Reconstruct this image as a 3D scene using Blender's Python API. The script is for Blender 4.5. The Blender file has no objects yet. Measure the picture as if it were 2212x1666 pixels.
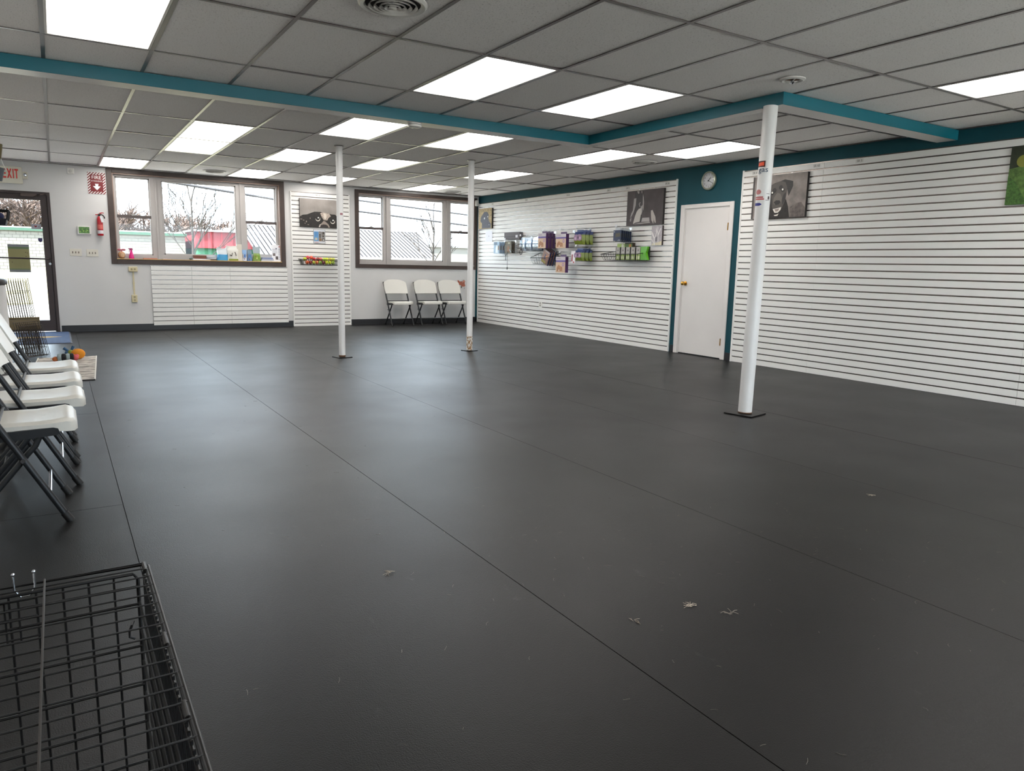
import bpy, bmesh, math, random
from mathutils import Matrix, Vector
random.seed(7)
PI = math.pi
SC = bpy.context.scene
COL = SC.collection

# ---------------------------------------------------------------- camera, world, sun, exposure
cam_d = bpy.data.cameras.new('camera')
cam = bpy.data.objects.new('camera', cam_d)
COL.objects.link(cam)
SC.camera = cam
YAW, PITCH, ROLL = 0.5593, -0.1639, 0.0215
cy_, sy_, cp_, sp_ = math.cos(YAW), math.sin(YAW), math.cos(PITCH), math.sin(PITCH)
fw = Vector((sy_ * cp_, cy_ * cp_, sp_))
rt = Vector((cy_, -sy_, 0))
up = rt.cross(fw)
r2 = rt * math.cos(ROLL) + up * math.sin(ROLL)
u2 = up * math.cos(ROLL) - rt * math.sin(ROLL)
cam.matrix_world = Matrix(((r2.x, u2.x, -fw.x, 0), (r2.y, u2.y, -fw.y, 0), (r2.z, u2.z, -fw.z, 1.1514), (0, 0, 0, 1)))
cam_d.sensor_width = 36.0
cam_d.sensor_fit = 'HORIZONTAL'
cam_d.lens = 1566.8 / 2212 * 36
cam_d.clip_start = 0.02
cam_d.clip_end = 400

world = bpy.data.worlds.new('sky')
SC.world = world
world.use_nodes = True
bg = world.node_tree.nodes['Background']
bg.inputs['Color'].default_value = (0.74, 0.87, 1.0, 1)
bg.inputs['Strength'].default_value = 7.6

sun_d = bpy.data.lights.new('sun', 'SUN')
sun_d.energy = 26.0
sun_d.angle = 0.01
sun_d.color = (1.0, 0.95, 0.86)
sun = bpy.data.objects.new('sun', sun_d)
COL.objects.link(sun)
sun.rotation_euler = Vector((0.62, 0.22, -0.75)).to_track_quat('-Z', 'Y').to_euler()

SC.view_settings.view_transform = 'Standard'
SC.view_settings.look = 'None'
SC.view_settings.gamma = 1.0
SC.view_settings.use_curve_mapping = False
SC.view_settings.exposure = 0.35
SC.cycles.use_denoising = True
SC.cycles.max_bounces = 10
SC.cycles.diffuse_bounces = 6
SC.cycles.glossy_bounces = 4
SC.cycles.transparent_max_bounces = 16
SC.cycles.sample_clamp_indirect = 6.0
LAMP = 9.6            # brightness of the fluorescent diffusers

# ---------------------------------------------------------------- room measures (metres)
XL, XR, YF, YB, HC = -1.15, 7.29, -3.2, 13.05, 2.495
GX0, GY0, GX, GY = 0.0274, 4.3528, 0.6096, 1.2192   # ceiling grid origin and pitch

# ---------------------------------------------------------------- materials
def lin(c):
    if isinstance(c, str):
        c = c.lstrip('#')
        c = tuple(int(c[i:i + 2], 16) / 255 for i in (0, 2, 4))
    return tuple(x / 12.92 if x <= 0.04045 else ((x + 0.055) / 1.055) ** 2.4 for x in c)

def _mix(nt, a, b, fac):
    m = nt.nodes.new('ShaderNodeMix')
    m.data_type = 'RGBA'
    m.inputs['A'].default_value = (*a, 1)
    m.inputs['B'].default_value = (*b, 1)
    nt.links.new(fac, m.inputs['Factor'])
    return m.outputs['Result']

MATS = {}
def mat(name, col, rough=0.6, metal=0.0, var=0.0, scale=8.0, bump=0.0, bscale=200.0, spec=0.5, coat=0.0, alpha=None):
    if name in MATS:
        return MATS[name]
    m = bpy.data.materials.new(name)
    m.use_nodes = True
    nt = m.node_tree
    b = nt.nodes['Principled BSDF']
    c = lin(col)
    b.inputs['Base Color'].default_value = (*c, 1)
    b.inputs['Roughness'].default_value = rough
    b.inputs['Metallic'].default_value = metal
    b.inputs['Specular IOR Level'].default_value = spec
    b.inputs['Coat Weight'].default_value = coat
    tc = None
    if var or bump:
        tc = nt.nodes.new('ShaderNodeTexCoord')
    if var:
        n = nt.nodes.new('ShaderNodeTexNoise')
        n.inputs['Scale'].default_value = scale
        n.inputs['Detail'].default_value = 5
        nt.links.new(tc.outputs['Object'], n.inputs['Vector'])
        r = nt.nodes.new('ShaderNodeMapRange')
        r.inputs['From Min'].default_value = 0.3
        r.inputs['From Max'].default_value = 0.7
        nt.links.new(n.outputs['Fac'], r.inputs['Value'])
        lo = tuple(x * (1 - var) for x in c)
        hi = tuple(min(1, x * (1 + var)) for x in c)
        nt.links.new(_mix(nt, lo, hi, r.outputs['Result']), b.inputs['Base Color'])
    if bump:
        n = nt.nodes.new('ShaderNodeTexNoise')
        n.inputs['Scale'].default_value = bscale
        n.inputs['Detail'].default_value = 3
        nt.links.new(tc.outputs['Object'], n.inputs['Vector'])
        bp = nt.nodes.new('ShaderNodeBump')
        bp.inputs['Strength'].default_value = bump
        bp.inputs['Distance'].default_value = 0.004
        nt.links.new(n.outputs['Fac'], bp.inputs['Height'])
        nt.links.new(bp.outputs['Normal'], b.inputs['Normal'])
    MATS[name] = m
    return m

def flat(c, rough=0.55):
    """a plain printed or moulded colour, named after itself"""
    key = 'print_' + (c if isinstance(c, str) else '%02x%02x%02x' % tuple(int(x * 255) for x in c)).strip('#')
    return mat(key, c, rough)

def mat_floor():
    m = bpy.data.materials.new('black_rubber')
    m.use_nodes = True
    nt = m.node_tree
    N, L = nt.nodes, nt.links
    b = N['Principled BSDF']
    g = N.new('ShaderNodeNewGeometry')
    mp = N.new('ShaderNodeMapping')
    mp.inputs['Scale'].default_value = (1, 0.35, 1)
    L.new(g.outputs['Position'], mp.inputs['Vector'])
    n1 = N.new('ShaderNodeTexNoise'); n1.inputs['Scale'].default_value = 1.3; n1.inputs['Detail'].default_value = 6
    L.new(g.outputs['Position'], n1.inputs['Vector'])
    n2 = N.new('ShaderNodeTexNoise'); n2.inputs['Scale'].default_value = 280; n2.inputs['Detail'].default_value = 2
    L.new(g.outputs['Position'], n2.inputs['Vector'])
    n3 = N.new('ShaderNodeTexNoise'); n3.inputs['Scale'].default_value = 9; n3.inputs['Detail'].default_value = 12; n3.inputs['Roughness'].default_value = 0.75
    L.new(mp.outputs['Vector'], n3.inputs['Vector'])
    base = _mix(nt, (0.0065, 0.006, 0.006), (0.0115, 0.0108, 0.0106), n1.outputs['Fac'])
    # pale scuffs and lint
    r = N.new('ShaderNodeMapRange'); r.inputs['From Min'].default_value = 0.63; r.inputs['From Max'].default_value = 0.85; r.inputs['To Max'].default_value = 0.45
    L.new(n3.outputs['Fac'], r.inputs['Value'])
    mx = N.new('ShaderNodeMix'); mx.data_type = 'RGBA'
    mx.inputs['B'].default_value = (0.13, 0.125, 0.12, 1)
    L.new(base, mx.inputs['A']); L.new(r.outputs['Result'], mx.inputs['Factor'])
    L.new(mx.outputs['Result'], b.inputs['Base Color'])
    rr = N.new('ShaderNodeMapRange'); rr.inputs['To Min'].default_value = 0.30; rr.inputs['To Max'].default_value = 0.46
    L.new(n1.outputs['Fac'], rr.inputs['Value']); L.new(rr.outputs['Result'], b.inputs['Roughness'])
    b.inputs['Specular IOR Level'].default_value = 0.19
    bp = N.new('ShaderNodeBump'); bp.inputs['Strength'].default_value = 0.5; bp.inputs['Distance'].default_value = 0.0015
    L.new(n2.outputs['Fac'], bp.inputs['Height']); L.new(bp.outputs['Normal'], b.inputs['Normal'])
    return m

def mat_tile():
    m = bpy.data.materials.new('fissured_ceiling_tile')
    m.use_nodes = True
    nt = m.node_tree
    N, L = nt.nodes, nt.links
    b = N['Principled BSDF']
    g = N.new('ShaderNodeNewGeometry')
    n = N.new('ShaderNodeTexNoise'); n.inputs['Scale'].default_value = 110; n.inputs['Detail'].default_value = 3
    n2 = N.new('ShaderNodeTexNoise'); n2.inputs['Scale'].default_value = 0.9; n2.inputs['Detail'].default_value = 3
    L.new(g.outputs['Position'], n.inputs['Vector']); L.new(g.outputs['Position'], n2.inputs['Vector'])
    r = N.new('ShaderNodeMapRange'); r.inputs['From Min'].default_value = 0.28; r.inputs['From Max'].default_value = 0.42
    L.new(n.outputs['Fac'], r.inputs['Value'])
    a = _mix(nt, (0.62, 0.59, 0.57), (0.97, 0.94, 0.92), r.outputs['Result'])
    mx = N.new('ShaderNodeMix'); mx.data_type = 'RGBA'; mx.blend_type = 'MULTIPLY'
    mx.inputs['Factor'].default_value = 0.5
    L.new(a, mx.inputs['A'])
    L.new(_mix(nt, (0.88, 0.86, 0.85), (1, 1, 1), n2.outputs['Fac']), mx.inputs['B'])
    L.new(mx.outputs['Result'], b.inputs['Base Color'])
    b.inputs['Roughness'].default_value = 0.95
    b.inputs['Specular IOR Level'].default_value = 0.1
    bp = N.new('ShaderNodeBump'); bp.inputs['Strength'].default_value = 0.5; bp.inputs['Distance'].default_value = 0.003
    L.new(n.outputs['Fac'], bp.inputs['Height']); L.new(bp.outputs['Normal'], b.inputs['Normal'])
    return m

def mat_lamp():
    m = bpy.data.materials.new('lit_prismatic_diffuser')
    m.use_nodes = True
    nt = m.node_tree
    N, L = nt.nodes, nt.links
    N.remove(N['Principled BSDF'])
    tc = N.new('ShaderNodeTexCoord')
    sx = N.new('ShaderNodeSeparateXYZ'); L.new(tc.outputs['Object'], sx.inputs[0])
    ab = N.new('ShaderNodeMath'); ab.operation = 'ABSOLUTE'; L.new(sx.outputs['X'], ab.inputs[0])
    cr = N.new('ShaderNodeMapRange'); cr.inputs['From Max'].default_value = 0.29
    L.new(ab.outputs[0], cr.inputs['Value'])
    ramp = N.new('ShaderNodeValToRGB')
    e = ramp.color_ramp.elements
    e[0].position = 0.0; e[0].color = (0.62, 0.62, 0.62, 1)
    e[1].position = 1.0; e[1].color = (0.42, 0.42, 0.42, 1)
    for p_, v in ((0.18, 0.62), (0.36, 1.0), (0.46, 1.0), (0.66, 0.55)):
        k = e.new(p_); k.color = (v, v, v, 1)
    ramp.color_ramp.interpolation = 'B_SPLINE'
    L.new(cr.outputs['Result'], ramp.inputs['Fac'])
    mu = N.new('ShaderNodeMath'); mu.operation = 'MULTIPLY'; mu.inputs[1].default_value = LAMP
    L.new(ramp.outputs['Color'], mu.inputs[0])
    em = N.new('ShaderNodeEmission'); em.inputs['Color'].default_value = (1.0, 0.965, 0.925, 1)
    L.new(mu.outputs[0], em.inputs['Strength'])
    L.new(em.outputs[0], N['Material Output'].inputs['Surface'])
    return m

def mat_glass(name='window_glass', tint=(0.97, 0.985, 0.98), gloss=0.35):
    m = bpy.data.materials.new(name)
    m.use_nodes = True
    nt = m.node_tree
    N, L = nt.nodes, nt.links
    N.remove(N['Principled BSDF'])
    t = N.new('ShaderNodeBsdfTransparent'); t.inputs['Color'].default_value = (*tint, 1)
    gl = N.new('ShaderNodeBsdfGlossy'); gl.inputs['Roughness'].default_value = 0.02
    fr = N.new('ShaderNodeFresnel'); fr.inputs['IOR'].default_value = 1.45
    mu = N.new('ShaderNodeMath'); mu.operation = 'MULTIPLY'; mu.inputs[1].default_value = gloss
    L.new(fr.outputs[0], mu.inputs[0])
    mx = N.new('ShaderNodeMixShader')
    L.new(mu.outputs[0], mx.inputs[0]); L.new(t.outputs[0], mx.inputs[1]); L.new(gl.outputs[0], mx.inputs[2])
    L.new(mx.outputs[0], N['Material Output'].inputs['Surface'])
    return m

def mat_block():
    """white painted concrete blocks, too far off to pick apart"""
    m = bpy.data.materials.new('painted_block')
    m.use_nodes = True
    nt = m.node_tree
    N, L = nt.nodes, nt.links
    b = N['Principled BSDF']
    tc = N.new('ShaderNodeTexCoord')
    mp = N.new('ShaderNodeMapping'); mp.inputs['Rotation'].default_value = (PI / 2, 0, 0)
    L.new(tc.outputs['Object'], mp.inputs['Vector'])
    br = N.new('ShaderNodeTexBrick')
    br.inputs['Color1'].default_value = (0.17, 0.16, 0.142, 1); br.inputs['Color2'].default_value = (0.155, 0.147, 0.13, 1)
    br.inputs['Mortar'].default_value = (0.055, 0.05, 0.044, 1)
    br.inputs['Scale'].default_value = 1.0; br.inputs['Mortar Size'].default_value = 0.012
    br.inputs['Brick Width'].default_value = 0.42; br.inputs['Row Height'].default_value = 0.21
    L.new(mp.outputs['Vector'], br.inputs['Vector'])
    L.new(br.outputs['Color'], b.inputs['Base Color'])
    b.inputs['Roughness'].default_value = 0.9
    return m

def mat_stripes(name, c1, c2, axis, freq, rough=0.9):
    m = bpy.data.materials.new(name)
    m.use_nodes = True
    nt = m.node_tree
    N, L = nt.nodes, nt.links
    b = N['Principled BSDF']
    tc = N.new('ShaderNodeTexCoord')
    w = N.new('ShaderNodeTexWave'); w.bands_direction = axis; w.inputs['Scale'].default_value = freq
    w.inputs['Distortion'].default_value = 6.0; w.inputs['Detail'].default_value = 4; w.inputs['Detail Scale'].default_value = 2.5
    L.new(tc.outputs['Object'], w.inputs['Vector'])
    L.new(_mix(nt, lin(c1), lin(c2), w.outputs['Fac']), b.inputs['Base Color'])
    bp = N.new('ShaderNodeBump'); bp.inputs['Strength'].default_value = 0.6; bp.inputs['Distance'].default_value = 0.004
    L.new(w.outputs['Fac'], bp.inputs['Height']); L.new(bp.outputs['Normal'], b.inputs['Normal'])
    b.inputs['Roughness'].default_value = rough
    return m

M_FLOOR, M_TILE, M_LAMP, M_GLASS, M_BLOCK = mat_floor(), mat_tile(), mat_lamp(), mat_glass(), mat_block()
M_SUB = mat('dark_subfloor', '#161514', 0.9)
M_WALL = mat('white_wall_paint', '#d2d0ce', 0.65, var=0.03, scale=1.5, bump=0.12, bscale=120)
M_TEAL = mat('teal_wall_paint', '#10454f', 0.6, spec=0.25, var=0.10, scale=2.2, bump=0.1, bscale=90)
M_TEALB = mat('teal_beam_paint', '#0d6574', 0.45, var=0.05, scale=2)
M_BEAMW = mat('white_beam_paint', '#d5d1cd', 0.35)
M_GRID = mat('grid_metal', '#574d49', 0.28, spec=0.7, var=0.08, scale=3)
M_SLAT = mat('white_melamine', '#e9e7e3', 0.5, spec=0.3, var=0.02, scale=1.0)
M_INSERT = mat('aluminium_insert', '#6f6863', 0.25, metal=0.9)
M_BROWN = mat('dark_brown_wood', '#41332d', 0.5, var=0.18, scale=6)
M_VINYL = mat('white_vinyl', '#b0aaa6', 0.4)
M_JAMB = mat('pine_jamb', '#8d7466', 0.5, var=0.12, scale=5)
M_SILL = mat('pine_sill', '#c9a66b', 0.4, var=0.12, scale=7)
M_BASE = mat('black_cove_base', '#1d1d20', 0.4)
M_DOORB = mat('bronze_aluminium', '#3d3230', 0.4, metal=0.2)
M_DOORW = mat('white_door_paint', '#d9d4d0', 0.45, var=0.03, scale=2)
M_BRASS = mat('brass', '#c79a45', 0.25, metal=1.0)
M_COLP = mat('white_column_paint', '#dcdad8', 0.38, var=0.05, scale=4)
M_RUST = mat('rusty_steel', '#6b4a34', 0.8, var=0.4, scale=60)
M_CHAIRW = mat('white_moulded_plastic', '#d3d0c8', 0.38, bump=0.08, bscale=400)
M_CHAIRF = mat('charcoal_steel', '#26282b', 0.42, metal=0.3)
M_FOOT = mat('black_rubber_cap', '#141414', 0.6)
M_CHROME = mat('chrome', '#c8ccd2', 0.18, metal=1.0)
M_WIRE = mat('black_enamel_wire', '#111112', 0.5, spec=0.35)
M_WIREG = mat('worn_bronze_wire', '#3b332b', 0.4, metal=0.5)
M_ALMOND = mat('almond_plastic', '#cfc29c', 0.4)
M_WPLAS = mat('white_plastic', '#e2dfd8', 0.4)
M_PAPER = mat('white_paper', '#e6e6ea', 0.7)
M_VENT = mat('white_vent_metal', '#d7d3ce', 0.4)
M_BLACK = mat('black_plastic', '#161616', 0.5)

# ---------------------------------------------------------------- mesh helpers
class MB:
    def __init__(s):
        s.v, s.f, s.m = [], [], []
        s.mi = 0
    def add(s, vs, fs):
        o = len(s.v)
        s.v += [tuple(x) for x in vs]
        s.f += [tuple(i + o for i in f) for f in fs]
        s.m += [s.mi] * len(fs)
        return s
    def box(s, x0, x1, y0, y1, z0, z1):
        return s.add([(x0, y0, z0), (x1, y0, z0), (x1, y1, z0), (x0, y1, z0), (x0, y0, z1), (x1, y0, z1), (x1, y1, z1), (x0, y1, z1)],
                     [(0, 3, 2, 1), (4, 5, 6, 7), (0, 1, 5, 4), (1, 2, 6, 5), (2, 3, 7, 6), (3, 0, 4, 7)])
    def hexa(s, p):      # 8 points: 4 of one face then 4 of the opposite
        return s.add(p, [(0, 3, 2, 1), (4, 5, 6, 7), (0, 1, 5, 4), (1, 2, 6, 5), (2, 3, 7, 6), (3, 0, 4, 7)])
    def tube(s, pts, r, n=8, caps=True, flatten=None):
        """sweep a round (or r=(a,b) oval) section along pts"""
        pts = [Vector(p) for p in pts]
        rr = r if isinstance(r, (list,)) else [r] * len(pts)
        base = len(s.v)
        prev = None
        fs = []
        for i, p in enumerate(pts):
            d = (pts[min(i + 1, len(pts) - 1)] - pts[max(i - 1, 0)])
            d = d.normalized() if d.length > 1e-9 else Vector((0, 0, 1))
            if prev is None:
                ref = Vector((0, 0, 1)) if abs(d.z) < 0.9 else Vector((1, 0, 0))
                a = d.cross(ref).normalized()
            else:
                a = (prev - d * prev.dot(d)).normalized()
            b = d.cross(a)
            prev = a
            ra, rb = rr[i] if isinstance(rr[i], tuple) else (rr[i], rr[i])
            for k in range(n):
                t = 2 * PI * k / n
                s.v.append(tuple(p + a * (ra * math.cos(t)) + b * (rb * math.sin(t))))
        for i in range(len(pts) - 1):
            for k in range(n):
                k2 = (k + 1) % n
                fs.append((base + i * n + k, base + i * n + k2, base + (i + 1) * n + k2, base + (i + 1) * n + k))
        if caps:
            fs.append(tuple(base + k for k in reversed(range(n))))
            fs.append(tuple(base + (len(pts) - 1) * n + k for k in range(n)))
        s.f += fs
        s.m += [s.mi] * len(fs)
        return s
    def lathe(s, prof, c=(0, 0, 0), n=24, axis='z', cap=True):
        """prof: list of (radius, height)"""
        c = Vector(c)
        base = len(s.v)
        def P(r, h, t):
            a, b = r * math.cos(t), r * math.sin(t)
            q = {'z': (a, b, h), 'x': (h, a, b), 'y': (b, h, a)}[axis]
            return tuple(c + Vector(q))
        for (r, h) in prof:
            for k in range(n):
                s.v.append(P(r, h, 2 * PI * k / n))
        fs = []
        for i in range(len(prof) - 1):
            for k in range(n):
                k2 = (k + 1) % n
                fs.append((base + i * n + k, base + i * n + k2, base + (i + 1) * n + k2, base + (i + 1) * n + k))
        if cap:
            fs.append(tuple(base + k for k in reversed(range(n))))
            fs.append(tuple(base + (len(prof) - 1) * n + k for k in range(n)))
        s.f += fs
        s.m += [s.mi] * len(fs)
        return s
    def ball(s, c, r, n=12, m=8, sc=(1, 1, 1)):
        base = len(s.v)
        fs = []
        for i in range(m + 1):
            th = PI * i / m
            for k in range(n):
                t = 2 * PI * k / n
                s.v.append((c[0] + r * sc[0] * math.sin(th) * math.cos(t), c[1] + r * sc[1] * math.sin(th) * math.sin(t), c[2] + r * sc[2] * math.cos(th)))
        for i in range(m):
            for k in range(n):
                k2 = (k + 1) % n
                fs.append((base + i * n + k, base + (i + 1) * n + k, base + (i + 1) * n + k2, base + i * n + k2))
        s.f += fs
        s.m += [s.mi] * len(fs)
        return s
    def prism(s, poly, z0, z1):   # polygon in xy extruded in z (counter clockwise)
        n = len(poly)
        vs = [(x, y, z0) for x, y in poly] + [(x, y, z1) for x, y in poly]
        fs = [tuple(reversed(range(n))), tuple(range(n, 2 * n))] + [(i, (i + 1) % n, n + (i + 1) % n, n + i) for i in range(n)]
        return s.add(vs, fs)
    def rot(s, i0, mtx):
        for i in range(i0, len(s.v)):
            s.v[i] = tuple(mtx @ Vector(s.v[i]))
        return s
    def mesh(s, name, mats, smooth=False):
        me = bpy.data.meshes.new(name)
        me.from_pydata(s.v, [], s.f)
        for m in (mats if isinstance(mats, (list, tuple)) else [mats]):
            me.materials.append(m)
        if any(s.m):
            me.polygons.foreach_set('material_index', s.m)
        if smooth:
            me.polygons.foreach_set('use_smooth', [True] * len(s.f))
            try:
                me.set_sharp_from_angle(angle=math.radians(40))
            except Exception:
                pass
        me.update()
        return me
    def build(s, name, mats, parent=None, smooth=False, loc=None):
        return link(name, s.mesh(name, mats, smooth), parent, loc)

def link(name, me, parent=None, loc=None, rot=None):
    o = bpy.data.objects.new(name, me)
    COL.objects.link(o)
    if parent is not None:
        o.parent = parent
    if loc is not None:
        o.location = loc
    if rot is not None:
        o.rotation_euler = rot
    return o

def tag(o, label=None, cat=None, group=None, kind=None):
    if label: o['label'] = label
    if cat: o['category'] = cat
    if group: o['group'] = group
    if kind: o['kind'] = kind
    return o

def thing(name, label, cat, loc=(0, 0, 0), rz=0.0, group=None):
    o = bpy.data.objects.new(name, None)
    o.empty_display_size = 0.05
    COL.objects.link(o)
    o.location = loc
    o.rotation_euler = (0, 0, rz)
    return tag(o, label, cat, group)

def struct(o):
    o['kind'] = 'structure'
    return o

def empty_struct(name, loc=(0, 0, 0)):
    o = bpy.data.objects.new(name, None)
    o.empty_display_size = 0.05
    COL.objects.link(o)
    o.location = loc
    o['kind'] = 'structure'
    return o

def copy_tree(o, parent=None, loc=None, rz=None, label=None):
    c = o.copy()
    COL.objects.link(c)
    c.parent = parent
    if loc is not None: c.location = loc
    if rz is not None: c.rotation_euler = (0, 0, rz)
    if label: c['label'] = label
    for ch in list(o.children):
        copy_tree(ch, c)
    return c

def bevel(o, w=0.004, seg=2):
    b = o.modifiers.new('bevel', 'BEVEL')
    b.width = w
    b.segments = seg
    b.limit_method = 'ANGLE'
    return o

def text_mesh(txt, size, align='CENTER'):
    cu = bpy.data.curves.new('lettering', 'FONT')
    cu.body = txt
    cu.size = size
    cu.align_x = align
    cu.align_y = 'CENTER'
    cu.resolution_u = 3
    ob = bpy.data.objects.new('lettering', cu)
    COL.objects.link(ob)
    dg = bpy.context.evaluated_depsgraph_get()
    dg.update()
    me = bpy.data.meshes.new_from_object(ob.evaluated_get(dg))
    vs = [tuple(v.co) for v in me.vertices]
    fs = [tuple(p.vertices) for p in me.polygons]
    bpy.data.objects.remove(ob)
    bpy.data.curves.remove(cu)
    bpy.data.meshes.remove(me)
    return vs, fs

class Art:
    """flat print on a plane: origin at lower left, u to the right and v up as one looks at it"""
    def __init__(s, org, u, v, w, h):
        s.o, s.u, s.v, s.w, s.h = Vector(org), Vector(u).normalized(), Vector(v).normalized(), w, h
        s.n = s.u.cross(s.v)
        s.mb, s.mats, s.k = MB(), [], 0
    def poly(s, col, pts, hole=None):
        m = col if not isinstance(col, str) else flat(col)
        if m not in s.mats: s.mats.append(m)
        s.mb.mi = s.mats.index(m)
        off = s.n * (0.0003 * s.k)
        s.k += 1
        s.mb.add([s.o + s.u * (x * s.w) + s.v * (y * s.h) + off for x, y in pts], [tuple(range(len(pts)))])
        return s
    def rect(s, col, x0, x1, y0, y1):
        return s.poly(col, [(x0, y0), (x1, y0), (x1, y1), (x0, y1)])
    def disc(s, col, cx, cy, r, ry=None, n=14):
        asp = s.w / s.h
        ry = ry or r * asp
        return s.poly(col, [(cx + r * math.cos(2 * PI * k / n), cy + ry * math.sin(2 * PI * k / n)) for k in range(n)])
    def text(s, col, txt, cx, cy, size, wmax=None):
        m = col if not isinstance(col, str) else flat(col)
        if m not in s.mats: s.mats.append(m)
        s.mb.mi = s.mats.index(m)
        vs, fs = text_mesh(txt, size)
        off = s.n * (0.0003 * s.k)
        s.k += 1
        if wmax:
            ext = max(v[0] for v in vs) - min(v[0] for v in vs)
            fx = min(1.0, wmax / max(ext, 1e-6))
        else:
            fx = 1.0
        s.mb.add([s.o + s.u * (cx * s.w + a * fx) + s.v * (cy * s.h + b) + off for a, b, c in vs], fs)
        return s
    def build(s, name, parent=None):
        return s.mb.build(name, s.mats, parent)

def W(mb, name, mats, parent, smooth=False):
    """a part whose shape is given in room coordinates, under a thing or setting piece that stands unturned"""
    o = mb.build(name, mats, parent, smooth)
    p, off = parent, Vector((0, 0, 0))
    while p is not None:
        off += p.location
        p = p.parent
    o.location = -off
    return o

# ================================================================ SETTING
# ---- floor: subfloor and rubber mats laid edge to edge
floor = struct(MB().box(XL - 0.2, XR + 0.2, YF - 0.2, YB + 0.2, -0.15, -0.008).build('floor', M_SUB))
xs = [XL, 0.195, 1.365, 2.55, 3.735, 4.92, 6.10, XR]
ycuts = [[3.75, 6.13], [], [], [], [], [], []]
for i in range(7):
    cuts = [YF] + ycuts[i] + [YB]
    for a, b in zip(cuts[:-1], cuts[1:]):
        cx, cyy = (xs[i] + xs[i + 1]) / 2, (a + b) / 2
        hx, hy = (xs[i + 1] - xs[i]) / 2 - 0.0015, (b - a) / 2 - 0.0015
        o = MB().box(-hx, hx, -hy, hy, -0.008, 0.0).build('rubber_mat', M_FLOOR, floor, loc=(cx, cyy, random.uniform(-0.0008, 0)))

# ---- walls
def cut_wall(name, m, fixed, along0, along1, h0, h1, holes, axis):
    """wall slab with rectangular openings; fixed=(near face, far face); holes=(a0,a1,z0,z1)"""
    mb = MB()
    A = sorted({along0, along1, *[h[0] for h in holes], *[h[1] for h in holes]})
    Z = sorted({h0, h1, *[h[2] for h in holes], *[h[3] for h in holes]})
    for a0, a1 in zip(A[:-1], A[1:]):
        for z0, z1 in zip(Z[:-1], Z[1:]):
            ca, cz = (a0 + a1) / 2, (z0 + z1) / 2
            if any(h[0] < ca < h[1] and h[2] < cz < h[3] for h in holes):
                continue
            if axis == 'x':
                mb.box(a0, a1, fixed[0], fixed[1], z0, z1)
            else:
                mb.box(fixed[0], fixed[1], a0, a1, z0, z1)
    bm = bmesh.new()
    me = mb.mesh(name, m)
    bm.from_mesh(me)
    bmesh.ops.remove_doubles(bm, verts=bm.verts, dist=1e-5)
    seen = {}
    for f in bm.faces:                      # drop the inner faces between neighbouring blocks
        seen.setdefault(tuple(sorted(v.index for v in f.verts)), []).append(f)
    bmesh.ops.delete(bm, geom=[f for fs in seen.values() if len(fs) > 1 for f in fs], context='FACES_ONLY')
    bm.to_mesh(me)
    bm.free()
    return struct(link(name, me))

W1 = (0.83, 3.362, 1.132, 2.43)      # window openings in the back wall
W2 = (4.775, 7.19, 1.132, 2.40)
D1 = (-0.98, 0.0, -0.02, 2.075)
D2 = (6.535, 7.325, -0.02, 1.958)    # door opening in the right wall (along y)
wall_back = cut_wall('wall_back', M_WALL, (YB, YB + 0.2), XL - 0.2, XR, -0.15, HC + 0.25, [W1, W2, D1], 'x')
wall_right = cut_wall('wall_right', M_TEAL, (XR, XR + 0.2), YF - 0.2, YB + 0.2, -0.15, HC + 0.25, [D2], 'y')
wall_left = struct(MB().box(XL - 0.2, XL, YF - 0.2, YB + 0.2, -0.15, HC + 0.25).build('wall_left', M_SLAT))
W3 = (1.5, 6.9, 0.45, 2.38)             # shop window behind the camera
wall_front = cut_wall('wall_front', M_SLAT, (YF - 0.2, YF), XL, XR, -0.15, HC + 0.25, [W3], 'x')
# teal strip on the last bit of the back wall beside the corner
trim_4 = struct(MB().box(7.235, XR, YB - 0.012, YB, 0.0, 2.31).build('trim_4', M_TEAL))

# ---- ceiling with lay-in tiles and grid
ceiling = struct(MB().box(XL - 0.2, XR + 0.2, YF - 0.2, YB + 0.2, HC + 0.12, HC + 0.3).build('ceiling', M_SUB))
gx = [XL] + [GX0 + GX * i for i in range(-1, 12)] + [XR]
gy = [YF] + [GY0 + GY * k for k in range(-6, 8)] + [YB]
LIGHTS = {(4, 0): 'long lit ceiling troffer left of centre in front of the teal beam',
          (6, 0): 'lit ceiling troffer in the crook of the teal beam, right of another troffer',
          (0, 0): 'large lit ceiling troffer at the top left with a gap along its left edge',
          (9, -2): 'lit ceiling troffer cut by the right picture edge, nearest the right wall',
          (4, 2): 'lit ceiling troffer just behind the teal beam, left of the smoke detector',
          (6, 2): 'lit ceiling troffer behind the teal beam, right of the smoke detector',
          (2, 3): 'nearer of two lit troffers end to end above the left window',
          (2, 4): 'farther, whiter of two lit troffers end to end above the left window',
          (1, 6): 'lit ceiling troffer by the back wall nearest the red fire sign',
          (4, 4): 'lit ceiling troffer just left of the top of the left white column',
          (4, 6): 'lit ceiling troffer by the back wall above the right end of the left window',
          (6, 4): 'lit ceiling troffer between the tops of the two far white columns',
          (6, 6): 'lit ceiling troffer crossed by the left white column near the back wall',
          (9, 6): 'lit ceiling troffer by the back wall above the right window',
          (9, 4): 'lit ceiling troffer just right of the top of the middle white column',
          (9, 2): 'lit ceiling troffer beyond the beam corner, left of a round ceiling vent',
          (10, 1): 'lit ceiling troffer above the clock, ending at the near white column',
          }
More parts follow.
